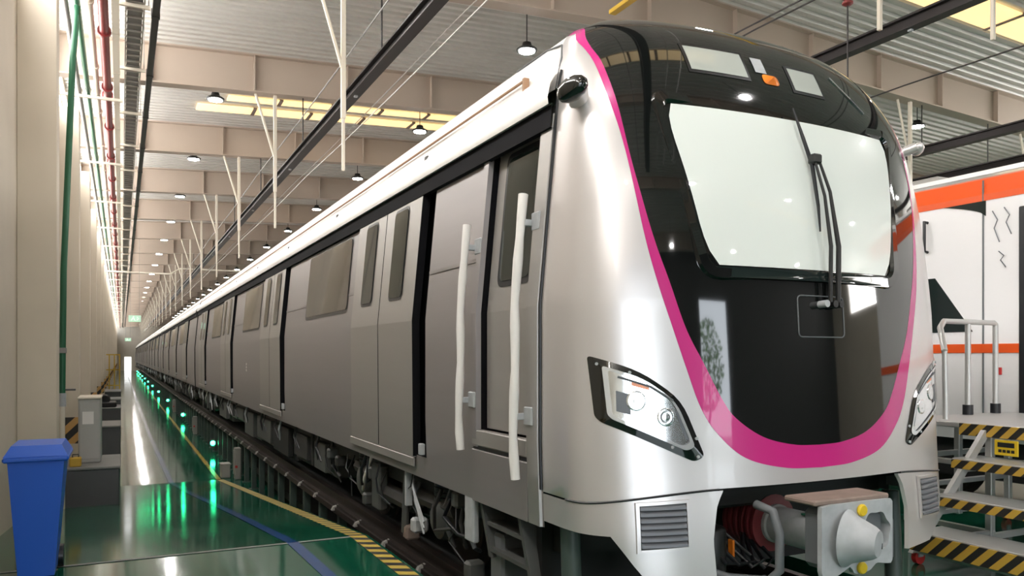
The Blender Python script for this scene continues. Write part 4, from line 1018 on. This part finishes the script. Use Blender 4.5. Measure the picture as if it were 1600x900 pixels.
# ------------------------------------------------------------------ mobile stairs beside the nose
ms = root('mobile_stairs', (7.0, 4.0, 0), 'aluminium mobile stairs with hazard striped treads leading to the white train', 'stairs')
SY0, SY1 = 2.7, 4.3
steps = [(5.74, .29), (6.07, .55), (6.40, .83)]
for k, (x, z) in enumerate(steps):
    t = MB().box((x, SY0, z - .03), (x + .38, SY1 + .05 * k, z), .006).build('tread', 'alu', ms)
    MB().box((x - .012, SY0, z - (.155 if k == 0 else .085)), (x, SY1 + .05 * k, z - .012), .003).build('hazard_nosing', 'hazard_y', t)
pf = MB().box((6.73, SY0, 1.06), (8.42, 5.2, 1.11), .008).build('platform', 'alu', ms)
MB().box((6.715, SY0, 1.00), (6.73, 4.55, 1.105), .003).build('hazard_nosing', 'hazard_y', pf)
MB().box((6.73, 5.2, 1.02), (8.42, 5.212, 1.105), .003).build('platform_edge', 'alu', pf)
for y in (SY0 + .05, SY1 + .02):
    bb = MB(); bb.hexa([(5.76, y - .02, .10), (5.76, y + .02, .10), (5.86, y + .02, .10), (5.86, y - .02, .10)], [(6.70, y - .02, 1.06), (6.70, y + .02, 1.06), (6.80, y + .02, 1.06), (6.80, y - .02, 1.06)]); bb.build('stringer', 'alu', ms)
def post_(name, x, y, z0, z1, w=.03, m='alu'): return MB().box((x - w, y - w, z0), (x + w, y + w, z1), .006).build(name, m, ms)
for (x, y) in ((6.80, SY1 + .02), (6.80, 5.12), (7.55, 5.12), (8.36, 5.12), (8.36, SY0 + .05), (6.80, SY0 + .05)): post_('leg', x, y, .12, 1.06)
for z in (.16, .45, .74):
    for a, c in (((6.80, 5.12), (8.36, 5.12)), ((6.80, SY1), (6.80, 5.12)), ((5.85 + max(0, z - .1), SY1 + .02), (6.80, SY1 + .02))):
        bb = MB(); bb.box((min(a[0], c[0]) - .02, min(a[1], c[1]) - .02, z - .025), (max(a[0], c[0]) + .02, max(a[1], c[1]) + .02, z + .025), .006); bb.build('cross_bar', 'alu', ms)
bb = MB(); bb.box((5.8, SY1, .10), (8.4, SY1 + .04, .15)); bb.box((5.8, SY0, .10), (8.4, SY0 + .04, .15)); bb.box((5.8, SY0, .10), (5.84, SY1, .15)); bb.build('base_frame', 'alu', ms)
for (x, y) in ((7.70, 5.12), (8.18, 5.14)):
    p = MB().cyl((x, y, 1.11), (x, y, 2.03), .028, 12).build('handrail_post', 'alu', ms, smooth=60)
    MB().cyl((x, y, 1.11), (x, y, 1.21), .05, 12).build('black_sleeve', 'rubber', p, smooth=60)
MB().tube([(6.95, 4.85, 1.75), (7.10, 5.0, 1.98), (7.3, 5.10, 2.05), (7.70, 5.12, 2.05), (8.15, 5.14, 2.05), (8.18, 5.14, 2.03)], .028, 10).build('handrail', 'alu', ms, smooth=60)
MB().tube([(6.95, 4.85, 1.75), (6.95, 4.84, 1.11)], .024, 10).build('handrail_post', 'alu', ms, smooth=60)
sg_ = MB().box((6.70, 4.02, .86), (6.712, 4.22, .99), .003).build('warning_sign', 'yellow', ms)
MB().box((6.695, 4.05, .93), (6.70, 4.19, .97)).build('sign_heading', 'blackmatte', sg_)
for k in range(4): MB().box((6.695, 4.05 + .036 * k, .885), (6.70, 4.075 + .036 * k, .91)).build('sign_character', 'blackmatte', sg_)
for (x, y) in ((5.86, SY1 + .02), (5.86, SY0 + .05), (8.3, 5.1), (8.3, SY0 + .05)):
    c = MB().cyl((x, y - .02, .06), (x, y + .02, .06), .06, 16).build('caster', 'redplastic', ms, smooth=40)
    MB().box((x - .03, y - .03, .06), (x + .03, y + .03, .13), .004).build('caster_fork', 'castgrey', c)

# ------------------------------------------------------------------ trees in the yard outside the open doors
R = random.Random(5)
def tree(x, y, hgt, label):
    r = root('yard_tree', (x, y, 0), label, 'tree', 'trees in the yard')
    MB().tube([(x, y, -.05), (x + .1, y, hgt * .35), (x, y + .1, hgt * .7)], [.2, .15, .06], 8).build('trunk', 'bark', r, smooth=60)
    bb = MB()
    for k in range(900):
        a = R.uniform(0, 6.28); q = R.random() ** .5; zz_ = R.uniform(-1, 1); rad = hgt * .36 * math.sqrt(1 - zz_ * zz_ * .9) * q
        c = Vector((x + rad * math.cos(a), y + rad * math.sin(a), hgt * .62 + zz_ * hgt * .36)); s = R.uniform(.12, .28)
        d1 = Vector((R.uniform(-1, 1), R.uniform(-1, 1), R.uniform(-.6, .6))).normalized() * s; d2_ = d1.orthogonal().normalized() * s * .6
        bb.add([c - d1, c + d2_, c + d1, c - d2_], [(0, 1, 2, 3)])
    o = bb.build('foliage', 'leaf', r); o['kind'] = 'stuff'
tree(20.0, -34, 8, 'leafy tree in the yard facing the narrow open track door')
tree(-6.5, -38, 8, 'leafy tree in the yard beyond the left corner of the hall')
tree(9.5, -36, 8.5, 'leafy tree in the yard between the two track doors')
